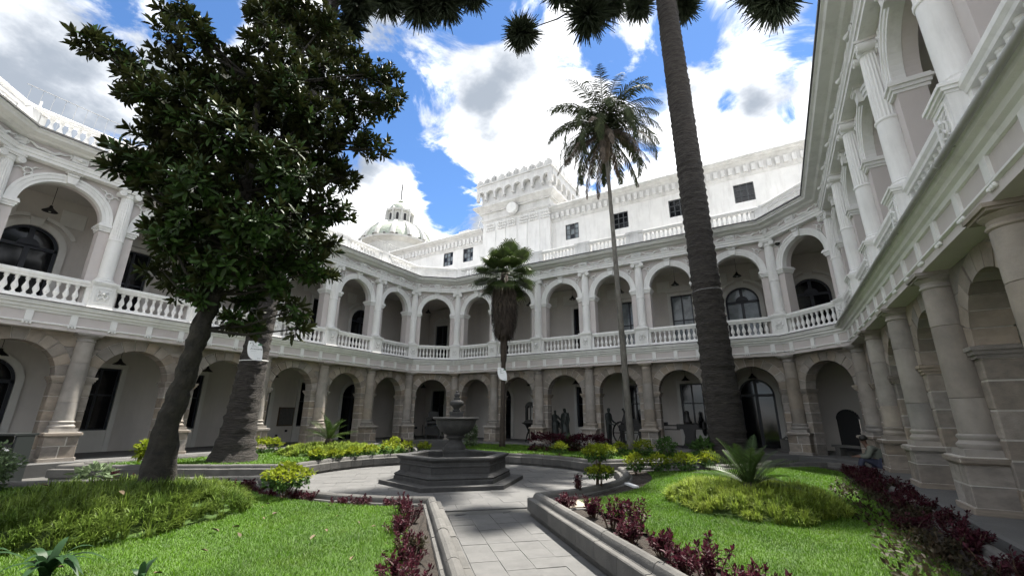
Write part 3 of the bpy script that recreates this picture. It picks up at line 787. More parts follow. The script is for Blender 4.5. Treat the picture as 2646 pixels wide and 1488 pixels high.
for xa in (-18.1, -17.0, -16.05, -15.0, -14.1, -13.1):
    orn = MB()
    for i in range(4):
        for j in range(3):
            orn.lathe([(.02, 0), (.09, .04), (.10, .10), (.03, .17)], 6, 0, 0)
            k = len(orn.v) - 24
            for q in range(k, len(orn.v)):
                x, y, z = orn.v[q]
                orn.v[q] = (xa - .32 + i * .2 + x + .05 * (j % 2), Y0 - .06 - z * .8, 16.32 + j * .24 + y)
    twp(orn, 'leaf_capital', 'white')
mb = MB()
ringbox(mb, .06, 17.1, 17.2); ringbox(mb, .12, 17.2, 17.45); ringbox(mb, .08, 17.45, 17.85); ringbox(mb, .25, 17.85, 17.98); ringbox(mb, .3, 17.98, 18.25, .62); ringbox(mb, .66, 18.25, 18.42)
twp(mb, 'cornice', 'white_old')
dl = MB().box(-.06, .06, -.08, .02, -.10, .10).mesh('dentil', 'white')
mb = MB(); ringbox(mb, .10, 18.42, 20.3); twp(mb, 'parapet_wall', 'white_old')
na = 8; span = (X1 - X0 + .9) / na
ca = MB().archwall(-span / 2, span / 2, 0.0, 1.25, -.34, 0, 0, span * .40, 0, .42, 12)
cm_ = ca.mesh('corbel_arch', 'white_old')
for k in range(na):
    inst('corbel_arch', cm_, tw, (X0 - .45 + span * (k + .5) + 15.8, Y0 - .11 - 26.6, 19.05 - 10.45))
nb_ = 6; spy = (Y1 - Y0 + .9) / nb_
for k in range(nb_):
    inst('corbel_arch', cm_, tw, (X1 + .11 + 15.8, Y0 - .45 + spy * (k + .5) - 26.6, 19.05 - 10.45), (0, 0, R_(90)), (spy / span, 1, 1))
    inst('corbel_arch', cm_, tw, (X0 - .11 + 15.8, Y0 - .45 + spy * (k + .5) - 26.6, 19.05 - 10.45), (0, 0, R_(-90)), (spy / span, 1, 1))
mb = MB(); ringbox(mb, .45, 20.3, 20.36); ringbox(mb, .52, 20.36, 20.5); twp(mb, 'coping', 'white_old')
me_ = MB()
for dx, hh, r in ((-.2, .30, .13), (0, .42, .16), (.2, .30, .13)):
    me_.prism([(dx - r, 0), (dx + r, 0)] + [(dx + r * math.cos(t), hh + r * math.sin(t)) for t in np.linspace(0, math.pi, 7)], -.12, .12)
mm = me_.mesh('merlon', 'white_old')
for k in range(10): inst('merlon', mm, tw, (X0 - .15 + (X1 - X0 + .3) * k / 9 + 15.8, Y0 - .3 - 26.6, 20.5 - 10.45), (0, random.uniform(-.04, .04), random.uniform(-.1, .1)), (1, 1, random.uniform(.9, 1.1)))
for k in range(1, 8):
    for xx in (X1 + .3, X0 - .3): inst('merlon', mm, tw, (xx + 15.8, Y0 - .3 + (Y1 - Y0 + .6) * k / 7 - 26.6, 20.5 - 10.45), (0, 0, R_(90)))
dc = MB().prism([(.46 * math.cos(t), .46 * math.sin(t)) for t in np.linspace(0, 2 * math.pi, 29)[:-1]], -.64, -.3)
inst('round_plaque', dc.mesh('round_plaque', 'white'), tw, (0, .02, 17.58 - 10.45))
pole = tag(MB().tube([(0, 0, 0), (0, 0, 7.4), (.15, 0, 7.8), (.5, 0, 7.9)], .035, 6).obj('lamp_pole', 'flag_white', None, True, (-20.4, 28.0, 10.45)), 'thin white pole with bent top beside the crenellated tower', 'pole')
# church dome
dm_ = tag(empty('church_dome', (-33.1, 30.5, 9.45)), 'green tiled church dome with white ribs, lantern and ornate cross', 'dome')
MB().lathe([(3.45, 0), (3.45, 9.2), (3.7, 9.45), (3.95, 9.6), (3.95, 9.8), (3.6, 9.9)], 36).obj('drum', 'dome_white', dm_, True, ang=30)
DP = [(3.78, 9.85), (3.62, 10.35), (3.25, 11.0), (2.7, 11.6), (2.0, 12.05), (1.35, 12.3)]
MB().lathe(DP, 48).obj('tiled_shell', 'tile_green', dm_, True, ang=60)
for k in range(14):
    a0 = 2 * math.pi * k / 14
    MB().tube([((r + .03) * math.cos(a0), (r + .03) * math.sin(a0), z) for r, z in DP], [.30, .27, .24, .2, .16, .12], 6).obj('rib', 'dome_white', dm_, True)
for k in range(20):
    a0 = 2 * math.pi * (k + .5) / 20
    inst('tile_tooth', MB().box(-.12, .12, -.1, .1, 0, .16).mesh('tile_tooth', 'gutter'), dm_, (3.86 * math.cos(a0), 3.86 * math.sin(a0), 9.78), (0, 0, a0))
MB().lathe([(1.75, 12.1), (1.7, 12.4), (1.32, 12.5), (1.32, 13.6), (1.55, 13.7), (1.55, 13.88), (1.25, 13.98)], 24).obj('lantern', 'dome_white', dm_, True, ang=30)
for k in range(10):
    a0 = 2 * math.pi * k / 10
    inst('lantern_window', MB().prism([(-.13, 12.6), (.13, 12.6)] + [(.13 * math.cos(t), 13.3 + .13 * math.sin(t)) for t in np.linspace(0, math.pi, 7)], -.02, .05).mesh('lantern_window', 'dark'), dm_, (1.33 * math.sin(a0), -1.33 * math.cos(a0), 0), (0, 0, a0))
    a1 = a0 + math.pi / 10
    inst('buttress', MB().prism([(-.07, 12.3), (.07, 12.3), (.07, 13.9), (0, 14.15), (-.07, 13.9)], -.22, .1).mesh('buttress', 'dome_white'), dm_, (1.36 * math.sin(a1), -1.36 * math.cos(a1), 0), (0, 0, a1))
MB().lathe([(1.3, 13.9), (1.22, 14.25), (.95, 14.7), (.5, 15.0), (.24, 15.08), (.2, 15.2), (.32, 15.33), (.2, 15.45), (.05, 15.55)], 20).obj('cupola', 'tile_green', dm_, True, ang=60)
cr = MB().tube([(0, 0, 15.4), (0, 0, 17.4)], .09, 6); cr.tube([(-.55, 0, 16.85), (.55, 0, 16.85)], .085, 6)
for dx, dz in ((0, 17.4), (-.5, 16.85), (.5, 16.85)):
    cr.tube([(dx + .14 * math.cos(t), 0, dz + .14 * math.sin(t)) for t in np.linspace(0, 2 * math.pi, 11)], .06, 5)
for s1 in (-1, 1):
    for s2 in (-1, 1): cr.tube([(0, 0, 16.85), (s1 * .28, 0, 16.85 + s2 * .28), (s1 * .36, 0, 16.85 + s2 * .2)], .05, 5)
inst('cross', cr.mesh('cross', 'wire'), dm_, (0, 0, 0), (0, 0, R_(-40)))
for sx_, sy_ in ((-2.9, -2.6), (2.4, 3.0)): MB().lathe([(.05, 9.8), (.08, 10.1), (.22, 10.2), (.28, 10.4), (.2, 10.6), (.05, 10.7)], 10, sx_, sy_).obj('ball_finial', 'dome_white', dm_, True)
# wire fence on the left roof
fe = tag(empty('wire_fence', (XL - .1, 2.0, 11.3)), 'thin wire security fence on white posts above the roof balustrade', 'fence')
for k in range(8): inst('post', MB().tube([(0, 0, 0), (0, 0, .35 if k else .4)], .03, 5).mesh('post', 'flag_white'), fe, (0, k * 2.2, 0))
fw_ = MB()
for z in (.95,): fw_.tube([(-.3, -.4, z), (-.3, 16.5, z)], .012, 4)
for k in range(60): fw_.tube([(-.3, -.3 + k * .28, -.2), (-.3, -.3 + k * .28 + .02, .98)], .006, 3)
wm = fw_.mesh('wires', 'wire'); o = inst('wires', wm, fe); o['kind'] = 'stuff'
# ------------------------------------------------------------------ garden: paving, fountain, raised beds
F = (-8.17, 10.40); RC = 4.6
LAT = {'se+': .884, 'se-': -.764}
def pol(a, r=RC): return (F[0] + r * math.cos(a), F[1] + r * math.sin(a))
def arc(a0, a1, r, n): return [pol(a0 + (a1 - a0) * i / n, r) for i in range(n + 1)]
def line_pt(s, c, axis):      # point on x+y=c or y-x=c at parameter
    return None
def quad(o, oo, ocut=0):
    """outlines of the four raised beds, inset by o from the paths and oo from the outer edge"""
    R0 = RC + o
    s2 = math.sqrt(2)
    def ang(axis, lat): return axis + math.asin(lat / R0)
    dSE, dNE, dNW, dSW = R_(-45), R_(45), R_(135), R_(225)
    # x+y lines: E/N side 3.48, S/W side 1.15 ; y-x lines: E/S side 17.3, N 19.8, W flares to (-17.6,4.2)
    lE = (3.48 - 2.23) / s2 + o; lS = (1.15 - 2.23) / s2 - o
    lEn = (17.3 - 18.57) / s2 - o; lN = (19.8 - 18.57) / s2 + o
    cE = 3.48 + o * s2; cS = 1.15 - o * s2; cEn = 17.3 - o * s2; cN = 19.8 + o * s2
    Q = {}
    xr = 2.05 - oo
    a = arc(ang(dSE, lE), ang(dNE, lEn), R0, 14)
    xq = 1.15 - oo * .6
    Q['E'] = a + [(xq, xq + cEn), (xr, xq + cEn - 1.0), (xr, cE - xr)]
    a = arc(ang(dSE, lS), ang(R_(-135), -lEn), R0, 12)
    xs = -16.2 + oo
    Q['S'] = a + [(xs, xs + cEn), (xs + 1.0, -1.0 + oo), (.6 - oo, -1.0 + oo), (.9 - oo, cS - .9 + oo)]
    a0 = ang(dSW, -(20.2 - 18.57) / s2 - o); a1 = ang(dNW, -lS)
    a = arc(a1, a0, R0, 12)
    Q['W'] = a + [(-17.5 + oo * .8, 4.25 + o * 1.4), (-18.0 + oo, 5.0 + oo), (-18.0 + oo, 17.3), (-17.3 + oo, cS + 17.3 - oo)]
    a = arc(ang(dNE, lN), ang(dNW, -lE), R0, 12)
    Q['N'] = a + [(-15.4 + oo, cE + 15.4 - oo), (-14.0 + oo, 20.45 - oo), (-1.9 - oo, 20.45 - oo), (-1.0 - oo * .7, 19.5 - oo), (-1.0 - oo * .7, cN - 1.0 - oo * .7)]
    return Q
QB = quad(0, 0); QI = quad(.3, .3)
QL = quad(.80, .75)
QL['W'] = quad(.62, .7)['W']; QL['N'] = quad(.62, .55)['N']; QL['S'] = quad(.62, .6)['S']
# paving
pv = MB().prismz([pol(a, 5.2) for a in np.linspace(0, 2 * math.pi, 41)[:-1]], -.02, -.012)
base = MB().add([(-21, -3, -.016), (4.5, -3, -.016), (4.5, 23, -.016), (-21, 23, -.016)], [(0, 1, 2, 3)]).obj('courtyard_paving', 'joint')
tag(base, 'grey stone slab paving of the courtyard paths and fountain circle', kind='structure')
slab = MB().bbox(-.5, .5, -.5, .5, -.5, .5, .012)
slab.v = [(x, z, -y) for x, y, z in slab.v]
slab = slab.mesh('paving_slab', 'pave')
s2 = math.sqrt(2)
def add_slab(u, v, su, sv, ang):
    """u along (-1,1)/s2 from F, v along (1,1)/s2"""
    x = F[0] + (-u + v) / s2; y = F[1] + (u + v) / s2
    inst('paving_slab', slab, base, (x, y, -.012 + random.uniform(-.0035, .0035)), (random.uniform(-.002, .002), random.uniform(-.002, .002), R_(45)), (sv - .006, su - .006, .05))
CW = .384
for r in range(24):
    u = -RC + .25 - (r + .5) * .385
    vs_ = [-.764 - .02]
    edges = [-.79, -.60, -.60 + CW, -.60 + 2 * CW, -.60 + 3 * CW, .90]
    for a, b in zip(edges[:-1], edges[1:]): add_slab(u, (a + b) / 2, .385, b - a, 0)
for iu in range(-8, 9):
    for iv in range(-7, 8):
        u = iu * .60; v = iv * .70 + (.35 if iu % 2 else 0)
        rr = math.hypot(u, v)
        if rr < 1.35 or rr > RC + .35: continue
        if u < -RC + .55: continue
        add_slab(u, v, .60, .70, 0)
for sgn, name in ((1, 'NE'), (-1, 'SW')):
    for r in range(9):
        v = sgn * (RC + .2 + (r + .5) * .62)
        for u in (-.7, -.05, .6, 1.25): add_slab(u, v, .64, .61, 0)
for r in range(9):
    u = RC + .2 + (r + .5) * .62
    for v in (-.5, .1, .7): add_slab(u, v, .61, .59, 0)
# kerb stones
KP = [(.05, -.01), (.05, .07), (0.0, .085), (0.0, .285), (.012, .297), (.075, .297), (.082, .305), (.094, .31), (.10, .345), (.125, .385), (.165, .405), (.205, .405), (.245, .385), (.27, .345), (.275, .31), (.32, .30), (.33, .28), (.33, -.01)]
def kerb_run(parent, pts, step=.62):
    P = [Vector((x, y)) for x, y in pts]; n = len(P)
    area = sum(P[i].x * P[(i + 1) % n].y - P[(i + 1) % n].x * P[i].y for i in range(n))
    if area < 0: P = P[::-1]
    nrm = []
    for i in range(n):
        d0 = (P[i] - P[i - 1]).normalized(); d1 = (P[(i + 1) % n] - P[i]).normalized()
        n0 = Vector((-d0.y, d0.x)); n1 = Vector((-d1.y, d1.x))
        b = (n0 + n1); b = b / max(b.dot(n1), .35)
        nrm.append(b)
    for i in range(n):
        a, b = P[i], P[(i + 1) % n]; na, nb2 = nrm[i], nrm[(i + 1) % n]
        Ls = (b - a).length
        if Ls < .05: continue
        k = max(1, round(Ls / step))
        for j in range(k):
            t0 = j / k; t1 = (j + 1) / k; gp_ = .004 / Ls
            if not (k == 1 and Ls < .4): t0 += gp_; t1 -= gp_
            q0 = a.lerp(b, t0); q1 = a.lerp(b, t1); m0_ = na.lerp(nb2, t0); m1_ = na.lerp(nb2, t1)
            # straight inner stretches keep a constant offset
            d = (b - a).normalized(); pn = Vector((-d.y, d.x))
            m0_ = na if j == 0 else pn; m1_ = nb2 if j == k - 1 else pn
            mb = MB(); m = len(KP); dz = random.uniform(-.004, .004); c0 = (q0 + q1) / 2
            vs_ = [(q0.x - c0.x + m0_.x * u, q0.y - c0.y + m0_.y * u, z + dz) for u, z in KP] + [(q1.x - c0.x + m1_.x * u, q1.y - c0.y + m1_.y * u, z + dz) for u, z in KP]
            mb.add(vs_, [tuple(range(m)), tuple(range(2 * m - 1, m - 1, -1))] + [(i2, i2 + m, (i2 + 1) % m + m, (i2 + 1) % m) for i2 in range(m)])
            mb.obj('kerb_stone', 'kerb', parent, True, (c0.x, c0.y, 0), ang=25)
BEDN = {'E': 'raised garden bed with red plants along the wing of the seated man', 'S': 'raised garden bed holding the magnolia tree', 'W': 'raised garden bed holding the signed araucaria', 'N': 'raised garden bed holding both palms'}
for q in 'ESWN':
    pts = QI[q]
    mb = MB().add([(x, y, .27) for x, y in pts], [tuple(range(len(pts)))])
    bm = bmesh.new()
    vv = [bm.verts.new((x, y, .27)) for x, y in pts]
    f = bm.faces.new(vv); bmesh.ops.triangulate(bm, faces=[f])
    for _ in range(4):
        es = [e for e in bm.edges if e.calc_length() > .45]
        if not es: break
        bmesh.ops.subdivide_edges(bm, edges=es, cuts=1, use_grid_fill=False); bmesh.ops.triangulate(bm, faces=bm.faces[:])
    for v in bm.verts:
        if not v.is_boundary: v.co.z += random.uniform(-.015, .03)
    bmesh.ops.recalc_face_normals(bm, faces=bm.faces)
    me = bpy.data.meshes.new('garden_bed'); bm.to_mesh(me); bm.free(); me.materials.append(MATS['soil'])
    if me.polygons[0].normal.z < 0: me.flip_normals()
    bed = tag(inst('garden_bed', me), BEDN[q], kind='structure')
    kerb_run(bed, QB[q])
    lp = QL[q]
    bm = bmesh.new(); vv = [bm.verts.new((x, y, .315)) for x, y in lp]; f = bm.faces.new(vv); bmesh.ops.triangulate(bm, faces=[f])
    me = bpy.data.meshes.new('lawn'); bm.to_mesh(me); bm.free(); me.materials.append(MATS['lawn'])
    if me.polygons[0].normal.z < 0: me.flip_normals()
    tag(inst('lawn', me), 'mown lawn inside the ' + BEDN[q].replace('raised garden bed', 'raised bed'), kind='structure')
# grass blades
def grass(poly, dens, h, wd, avoid=(), name='grass', m='blade'):
    P = np.array(poly); lo = P.min(0); hi = P.max(0)
    # density falls with distance from the viewing side of the court
    n = int((hi - lo).prod() * dens)
    p = lo + rng.random((n, 2)) * (hi - lo)
    p = p[inpoly(p, poly)]
    d = np.hypot(p[:, 0], p[:, 1])
    p = p[(rng.random(len(p)) < np.clip((9.0 / np.maximum(d, 3)) ** 1.6, .05, 1)) & (d > 2.2) & ((p[:, 1] * .82 - p[:, 0] * .5) > 1.5)]
    for ax, ay, ar in avoid: p = p[np.hypot(p[:, 0] - ax, p[:, 1] - ay) > ar]
    n = len(p); d = np.hypot(p[:, 0], p[:, 1])
    pat = np.sin(p[:, 0] * 2.1 + np.sin(p[:, 1] * 1.7) * 1.3) * np.cos(p[:, 1] * 1.9 + .7) * .25 + 1
    H = h * (.55 + .7 * rng.random(n)) * pat * np.clip(d / 9, 1, 1.25)
    az = rng.random(n) * 2 * np.pi; lean = .25 + .65 * rng.random(n)
    dirv = np.stack([np.cos(az), np.sin(az)], 1)
    b = np.concatenate([p, np.full((n, 1), .31)], 1)
    k = 3
    t = np.array([0, .55, 1.0])
    C = b[:, None, :] + np.zeros((1, k, 1))
    C[:, :, 2] += H[:, None] * t[None] * (1 - .25 * lean[:, None] * t[None])
    C[:, :, :2] += dirv[:, None, :] * (H * lean)[:, None, None] * (t ** 2)[None, :, None]
    side = np.stack([-dirv[:, 1], dirv[:, 0], np.zeros(n)], 1)
    wv = wd * np.clip(d / 8, .8, 2.6)
    Wd = np.stack([wv, wv * .8, wv * .12], 1)
    V, Fc = ribbons(C, Wd, side)
    return inst(name, np_mesh(name, V, Fc, m))
MOUND = {'E': (-.62, 9.20, 1.38, .54), 'S': (-8.62, 2.85, 1.74, .60), 'W': (-14.9, 11.25, 1.65, .56)}
tag(grass(QL['E'], 4200, .044, .0042, [(-.62, 9.2, 1.25)]), 'bright green lawn grass round the yellow mound with the sago cycad', 'grass', kind='stuff')
tag(grass(QL['S'], 4200, .044, .0042, [(-8.62, 2.85, 1.55)]), 'shaded green lawn grass strewn with fallen leaves under the magnolia', 'grass', kind='stuff')
tag(grass(QL['W'], 2600, .075, .006, [(-14.9, 11.25, 1.4)]), 'sunlit lawn grass round the foot of the signed araucaria', 'grass', kind='stuff')
tag(grass(QL['N'], 2600, .075, .006), 'lawn grass in front of the statues round both palms', 'grass', kind='stuff')

# fountain
fo = tag(empty('fountain', (F[0], F[1], 0), R_(1)), 'dark stone fountain with hexagonal basin and fluted bowl on a pedestal', 'fountain')
H6 = [R_(-15 + 60 * k) for k in range(6)]
def hexpts(r): return [(r * math.cos(a), r * math.sin(a)) for a in H6]
def hexloft(prof, m, name, parent, inner=None):
    mb = MB(); n = 6; vs_ = []
    for r, z in prof: vs_ += [(r * math.cos(a), r * math.sin(a), z) for a in H6]
    fs = [(i * n + k, i * n + (k + 1) % n, (i + 1) * n + (k + 1) % n, (i + 1) * n + k) for i in range(len(prof) - 1) for k in range(n)]
    mb.add(vs_, fs)
    return mb.obj(name, m, parent)
MB().prismz(hexpts(2.05), -.01, .11).obj('step', 'fount', fo)
hexloft([(1.66, .11), (1.66, .20), (1.63, .22), (1.66, .26), (1.62, .29), (1.56, .31), (1.52, .34), (1.50, .35), (1.50, .50), (1.53, .51), (1.54, .535), (1.51, .555), (1.51, .62), (1.56, .655), (1.60, .675), (1.62, .70), (1.615, .735), (1.58, .745), (1.34, .745), (1.31, .72), (1.31, .30), (0.0, .30)], 'fount', 'basin', fo)
st = MB().bbox(-.5, .5, -.5, .5, -.5, .5, .02).mesh('basin_stone', 'fount')
for k in range(6):
    a0 = (H6[k] + H6[(k + 1) % 6] if k < 5 else H6[5] + H6[0] + 2 * math.pi) / 2
    ap = 1.50 * math.cos(R_(30)); 
    for j in range(3):
        off = (j - 1) * .50
        inst('basin_stone', st, fo, (ap * math.cos(a0) - off * math.sin(a0), ap * math.sin(a0) + off * math.cos(a0), .425), (0, 0, a0 + R_(90)), (.485, .025, .135))
MB().prismz(hexpts(1.315), .50, .52).obj('water', 'water', fo)
pd = MB().box(-.31, .31, -.31, .31, .28, .80); pd.box(-.34, .34, -.34, .34, .80, .86); pd.box(-.2, .2, -.33, -.3, .56, .74)
inst('plinth', pd.mesh('plinth', 'fount'), fo, (0, 0, 0), (0, 0, R_(44)))
MB().lathe([(.30, .86), (.31, .90), (.30, .96), (.26, 1.0), (.20, 1.05), (.185, 1.10), (.20, 1.14), (.27, 1.17), (.28, 1.20), (.25, 1.23), (.22, 1.25)], 24).obj('stem', 'fount', fo, True, ang=50)
n = 48; vs_ = []; prof = [(.22, 1.24), (.30, 1.27), (.42, 1.34), (.52, 1.44), (.575, 1.56), (.59, 1.66)]
bw = MB()
for r, z in prof:
    for k in range(n):
        a0 = 2 * math.pi * k / n
        rr = r * (1 - .05 * max(0, math.sin(a0 * 12)) * (r > .25))
        vs_.append((rr * math.cos(a0), rr * math.sin(a0), z))
bw.add(vs_, [(i * n + k, i * n + (k + 1) % n, (i + 1) * n + (k + 1) % n, (i + 1) * n + k) for i in range(len(prof) - 1) for k in range(n)])
bw.lathe([(.585, 1.65), (.66, 1.685), (.68, 1.715), (.66, 1.745), (.60, 1.745), (.55, 1.70), (.2, 1.55)], n)
bw.obj('bowl', 'fount', fo, True, ang=50)
fi = MB().box(-.17, .17, -.17, .17, 1.55, 1.88); fi.box(-.19, .19, -.19, .19, 1.84, 1.90)
inst('finial_block', fi.mesh('finial_block', 'fount'), fo, (0, 0, 0), (0, 0, R_(44)))
MB().lathe([(.10, 1.90), (.12, 1.93), (.08, 1.96), (.10, 2.0), (.14, 2.05), (.205, 2.09), (.215, 2.14), (.20, 2.19), (.12, 2.225), (.09, 2.24), (.10, 2.27), (.10, 2.29), (.06, 2.31), (.085, 2.36), (.075, 2.42), (.04, 2.45), (.05, 2.48), (.02, 2.50)], 24).obj('finial', 'fount', fo, True, ang=50)
# ------------------------------------------------------------------ plants
def mound(q, n, m, L=.42, wd=.007, label=''):
    cx, cy, R, H = MOUND[q]
    nt_ = max(60, n // 34)
    rt_ = R * np.sqrt(rng.random(nt_)); at_ = rng.random(nt_) * 2 * np.pi
    ti = rng.integers(0, nt_, n)
    wob = 1 + .07 * np.sin(at_ * 3 + cx) + .05 * np.sin(at_ * 7 + cy)
    bx = cx + (rt_ * np.cos(at_) * wob)[ti] + rng.normal(size=n) * .022; by = cy + (rt_ * np.sin(at_) * wob)[ti] + rng.normal(size=n) * .022
    r = rt_[ti]; a = at_[ti]
    hz = .29 + ((H - .30) * np.clip(1 - (rt_ / R) ** 5, 0, 1) * (.85 + .3 * rng.random(nt_)))[ti]
    out = np.stack([np.cos(a), np.sin(a)], 1) * np.clip((r / R) ** 3, 0, 1)[:, None] * .8
    az = rng.random(n) * 2 * np.pi
    dirv = unit(np.stack([np.cos(az), np.sin(az)], 1) + out + rng.normal(size=(nt_, 2))[ti] * .25)
    ln_ = L * (.55 + .6 * rng.random(n)); lean = .2 + .75 * rng.random(n)
    k = 5; t = np.linspace(0, 1, k)
    C = np.zeros((n, k, 3))
    C[:, :, 0] = bx[:, None]; C[:, :, 1] = by[:, None]
    C[:, :, 2] = hz[:, None] + ln_[:, None] * (t[None] * 1.15 - .85 * lean[:, None] * t[None] ** 2.4)
    C[:, :, :2] += dirv[:, None, :] * (ln_ * lean)[:, None, None] * (t ** 1.6)[None, :, None]
    C[:, :, 2] = np.maximum(C[:, :, 2], .30)
    d = np.hypot(bx, by); wv = wd * np.clip(d / 9, .9, 2.0)
    Wd = wv[:, None] * np.array([.7, 1, .95, .7, .1])[None]
    side = np.stack([-dirv[:, 1], dirv[:, 0], np.zeros(n)], 1)
    V, Fc = ribbons(C, Wd, side)
    o = inst('border_grass', np_mesh('border_grass', V, Fc, m))
    return tag(o, label, 'border grass', kind='stuff')
mound('E', 22000, 'liriope', .22, .0052, label='round mound of yellow striped border grass under the big sago cycad')
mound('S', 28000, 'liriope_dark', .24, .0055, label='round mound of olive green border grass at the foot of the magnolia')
mound('W', 9000, 'liriope', .26, .008, label='flat sunlit mound of yellow border grass under a small cycad beside the araucaria')

def cycad(x, y, z, n, L, label, seed):
    r_ = np.random.default_rng(seed)
    root = tag(empty('sago_cycad', (x, y, z)), label, 'cycad')
    MB().lathe([(.10, -.25), (.13, -.05), (.11, .05), (.03, .12)], 9).obj('trunk', 'bark_fan', root, True)
    for i in range(n):
        az = 2 * math.pi * (i * .381966) + r_.uniform(-.1, .1)
        el = R_(r_.uniform(28, 85)) if i > n * .25 else R_(r_.uniform(10, 35))
        l = L * r_.uniform(.8, 1.1); m = 26
        t = np.linspace(0, 1, m)
        ph = el - t * R_(r_.uniform(20, 50))
        xr = np.cumsum(np.cos(ph)) * l / m; zr = np.cumsum(np.sin(ph)) * l / m
        P = np.stack([xr * math.cos(az), xr * math.sin(az), zr], 1)
        T = np.stack([np.cos(ph) * math.cos(az), np.cos(ph) * math.sin(az), np.sin(ph)], 1)
        S = np.array([-math.sin(az), math.cos(az), 0]); Nn = np.cross(S, T) * -1
        Nn = np.where(Nn[:, 2:3] < 0, -Nn, Nn)
        V = []; Fc = []
        for s_ in (-1, 1):
            ll = l * .17 * np.sin(np.pi * np.clip(t * .9 + .12, 0, 1)) ** .6
            d = unit(S[None] * s_ * .8 + T * .55 + Nn * .42)
            C = np.stack([P, P + d * ll[:, None] * .55, P + d * ll[:, None] - Nn * ll[:, None] * .06], 1)
            w_ = np.tile(np.array([[.006, .0065, .0008]]), (m, 1)) * (L / .8)
            v, f = ribbons(C, w_, unit(np.cross(d, Nn)))
            Fc.append(f + sum(len(q) for q in V)); V.append(v)
        o = sum(len(q) for q in V)
        v, f = ribbons(P[None], np.full((1, m), .010), S[None]); Fc.append(f + o); V.append(v)
        inst('frond', np_mesh('frond', np.concatenate(V), np.concatenate(Fc), 'cycad'), root)
    return root
cycad(-.60, 9.05, .62, 26, .95, 'large sago cycad with arching feathery fronds rising from the yellow grass mound', 3)
cycad(-14.95, 11.22, .85, 24, 1.1, 'small sago cycad on the flat sunlit mound beside the araucaria', 4)
cycad(-8.1, 18.2, .40, 20, .80, 'small dark cycad between the two clipped red bushes', 5)

def bush(name, label, cat, x, y, rx, rz, h0, n, ls, m, group=None, z=.27, m2=None, stems=5, box=False, flowers=0, ry=None, seed=0, flat=.6):
    r_ = np.random.default_rng(int(abs(x * 977 + y * 131)) + seed)
    if m == 'gold' and not box: rx *= .8; rz *= .85; n = int(n * .75)
    ry = ry or rx
    root = tag(empty(name, (x, y, z)), label, cat, group)
    st_ = MB()
    for i in range(stems):
        a = r_.uniform(0, 2 * math.pi); q = r_.uniform(.2, .7)
        st_.tube([(r_.uniform(-.04, .04), r_.uniform(-.04, .04), -.03), (rx * q * .4 * math.cos(a), ry * q * .4 * math.sin(a), h0 * .6), (rx * q * math.cos(a), ry * q * math.sin(a), h0 + rz * .8)], [.014, .010, .006], 5)
    st_.obj('stem', 'wood', root)
    d = unit(r_.normal(size=(n, 3)))
    if box:
        d = np.sign(d) * np.abs(d) ** .45; d = d / np.maximum(1, np.abs(d).max(1, keepdims=True))
    rad = (.55 + .5 * r_.random(n) ** .6) if not box else (.75 + .3 * r_.random(n))
    lump = 1 + .22 * np.sin(d[:, 0] * 5 + x) * np.sin(d[:, 1] * 5 + y + seed) + .12 * np.sin(d[:, 2] * 7)
    C = d * rad[:, None] * lump[:, None] * np.array([rx, ry, rz]) + np.array([0, 0, h0 + rz])
    C[:, 2] = np.maximum(C[:, 2], .03)
    D = unit(d * .8 + r_.normal(size=(n, 3)) * .6 + np.array([0, 0, .35]))
    U = unit(np.array([0, 0, 1.0]) + r_.normal(size=(n, 3)) * .5)
    Ln = ls * (.6 + .8 * r_.random(n))
    V, Fc = leaves(C, D, U, Ln, Ln * .28)
    me = np_mesh('foliage', V, [Fc], m)
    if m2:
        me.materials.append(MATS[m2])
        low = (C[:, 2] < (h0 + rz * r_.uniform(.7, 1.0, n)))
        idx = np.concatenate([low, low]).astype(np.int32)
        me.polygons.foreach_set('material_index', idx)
    o = inst('foliage', me, root); o['kind'] = 'stuff'
    if flowers:
        fm = MB()
        for k in range(7):
            a0 = 2 * math.pi * k / 7
            fm.add([(0, 0, 0), (.035 * math.cos(a0 - .3), .035 * math.sin(a0 - .3), .008), (.035 * math.cos(a0 + .3), .035 * math.sin(a0 + .3), .008)], [(0, 1, 2)])
        fmm = fm.mesh('flower', 'petal')
        for i in range(flowers):
            dd = unit(r_.normal(size=3) + np.array([0, 0, .9]))
            inst('flower', fmm, root, (dd[0] * rx * 1.08, dd[1] * ry * 1.08, h0 + rz + dd[2] * rz * 1.1), (r_.uniform(-.6, .6), r_.uniform(-.6, .6), 0))
    return root
# golden shrubs
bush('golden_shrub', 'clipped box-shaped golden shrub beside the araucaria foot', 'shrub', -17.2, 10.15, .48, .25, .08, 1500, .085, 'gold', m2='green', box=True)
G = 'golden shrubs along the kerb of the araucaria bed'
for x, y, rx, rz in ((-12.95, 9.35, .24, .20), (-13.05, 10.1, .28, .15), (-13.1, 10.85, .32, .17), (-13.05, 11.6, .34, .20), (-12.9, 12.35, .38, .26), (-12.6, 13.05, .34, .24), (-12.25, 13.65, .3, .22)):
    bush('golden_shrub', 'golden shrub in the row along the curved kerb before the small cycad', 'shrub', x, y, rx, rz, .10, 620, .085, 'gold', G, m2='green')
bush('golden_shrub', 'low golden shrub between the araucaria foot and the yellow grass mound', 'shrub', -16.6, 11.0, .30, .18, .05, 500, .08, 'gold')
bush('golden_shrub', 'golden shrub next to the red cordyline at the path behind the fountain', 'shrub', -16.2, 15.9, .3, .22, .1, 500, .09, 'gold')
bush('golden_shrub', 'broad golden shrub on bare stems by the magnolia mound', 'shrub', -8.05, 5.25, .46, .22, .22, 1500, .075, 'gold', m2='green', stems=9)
tt1 = bush('golden_topiary', 'golden topiary shrub with two tiers of foliage at the kerb corner', 'topiary', -3.55, 9.45, .30, .16, .62, 800, .075, 'gold', m2='green')
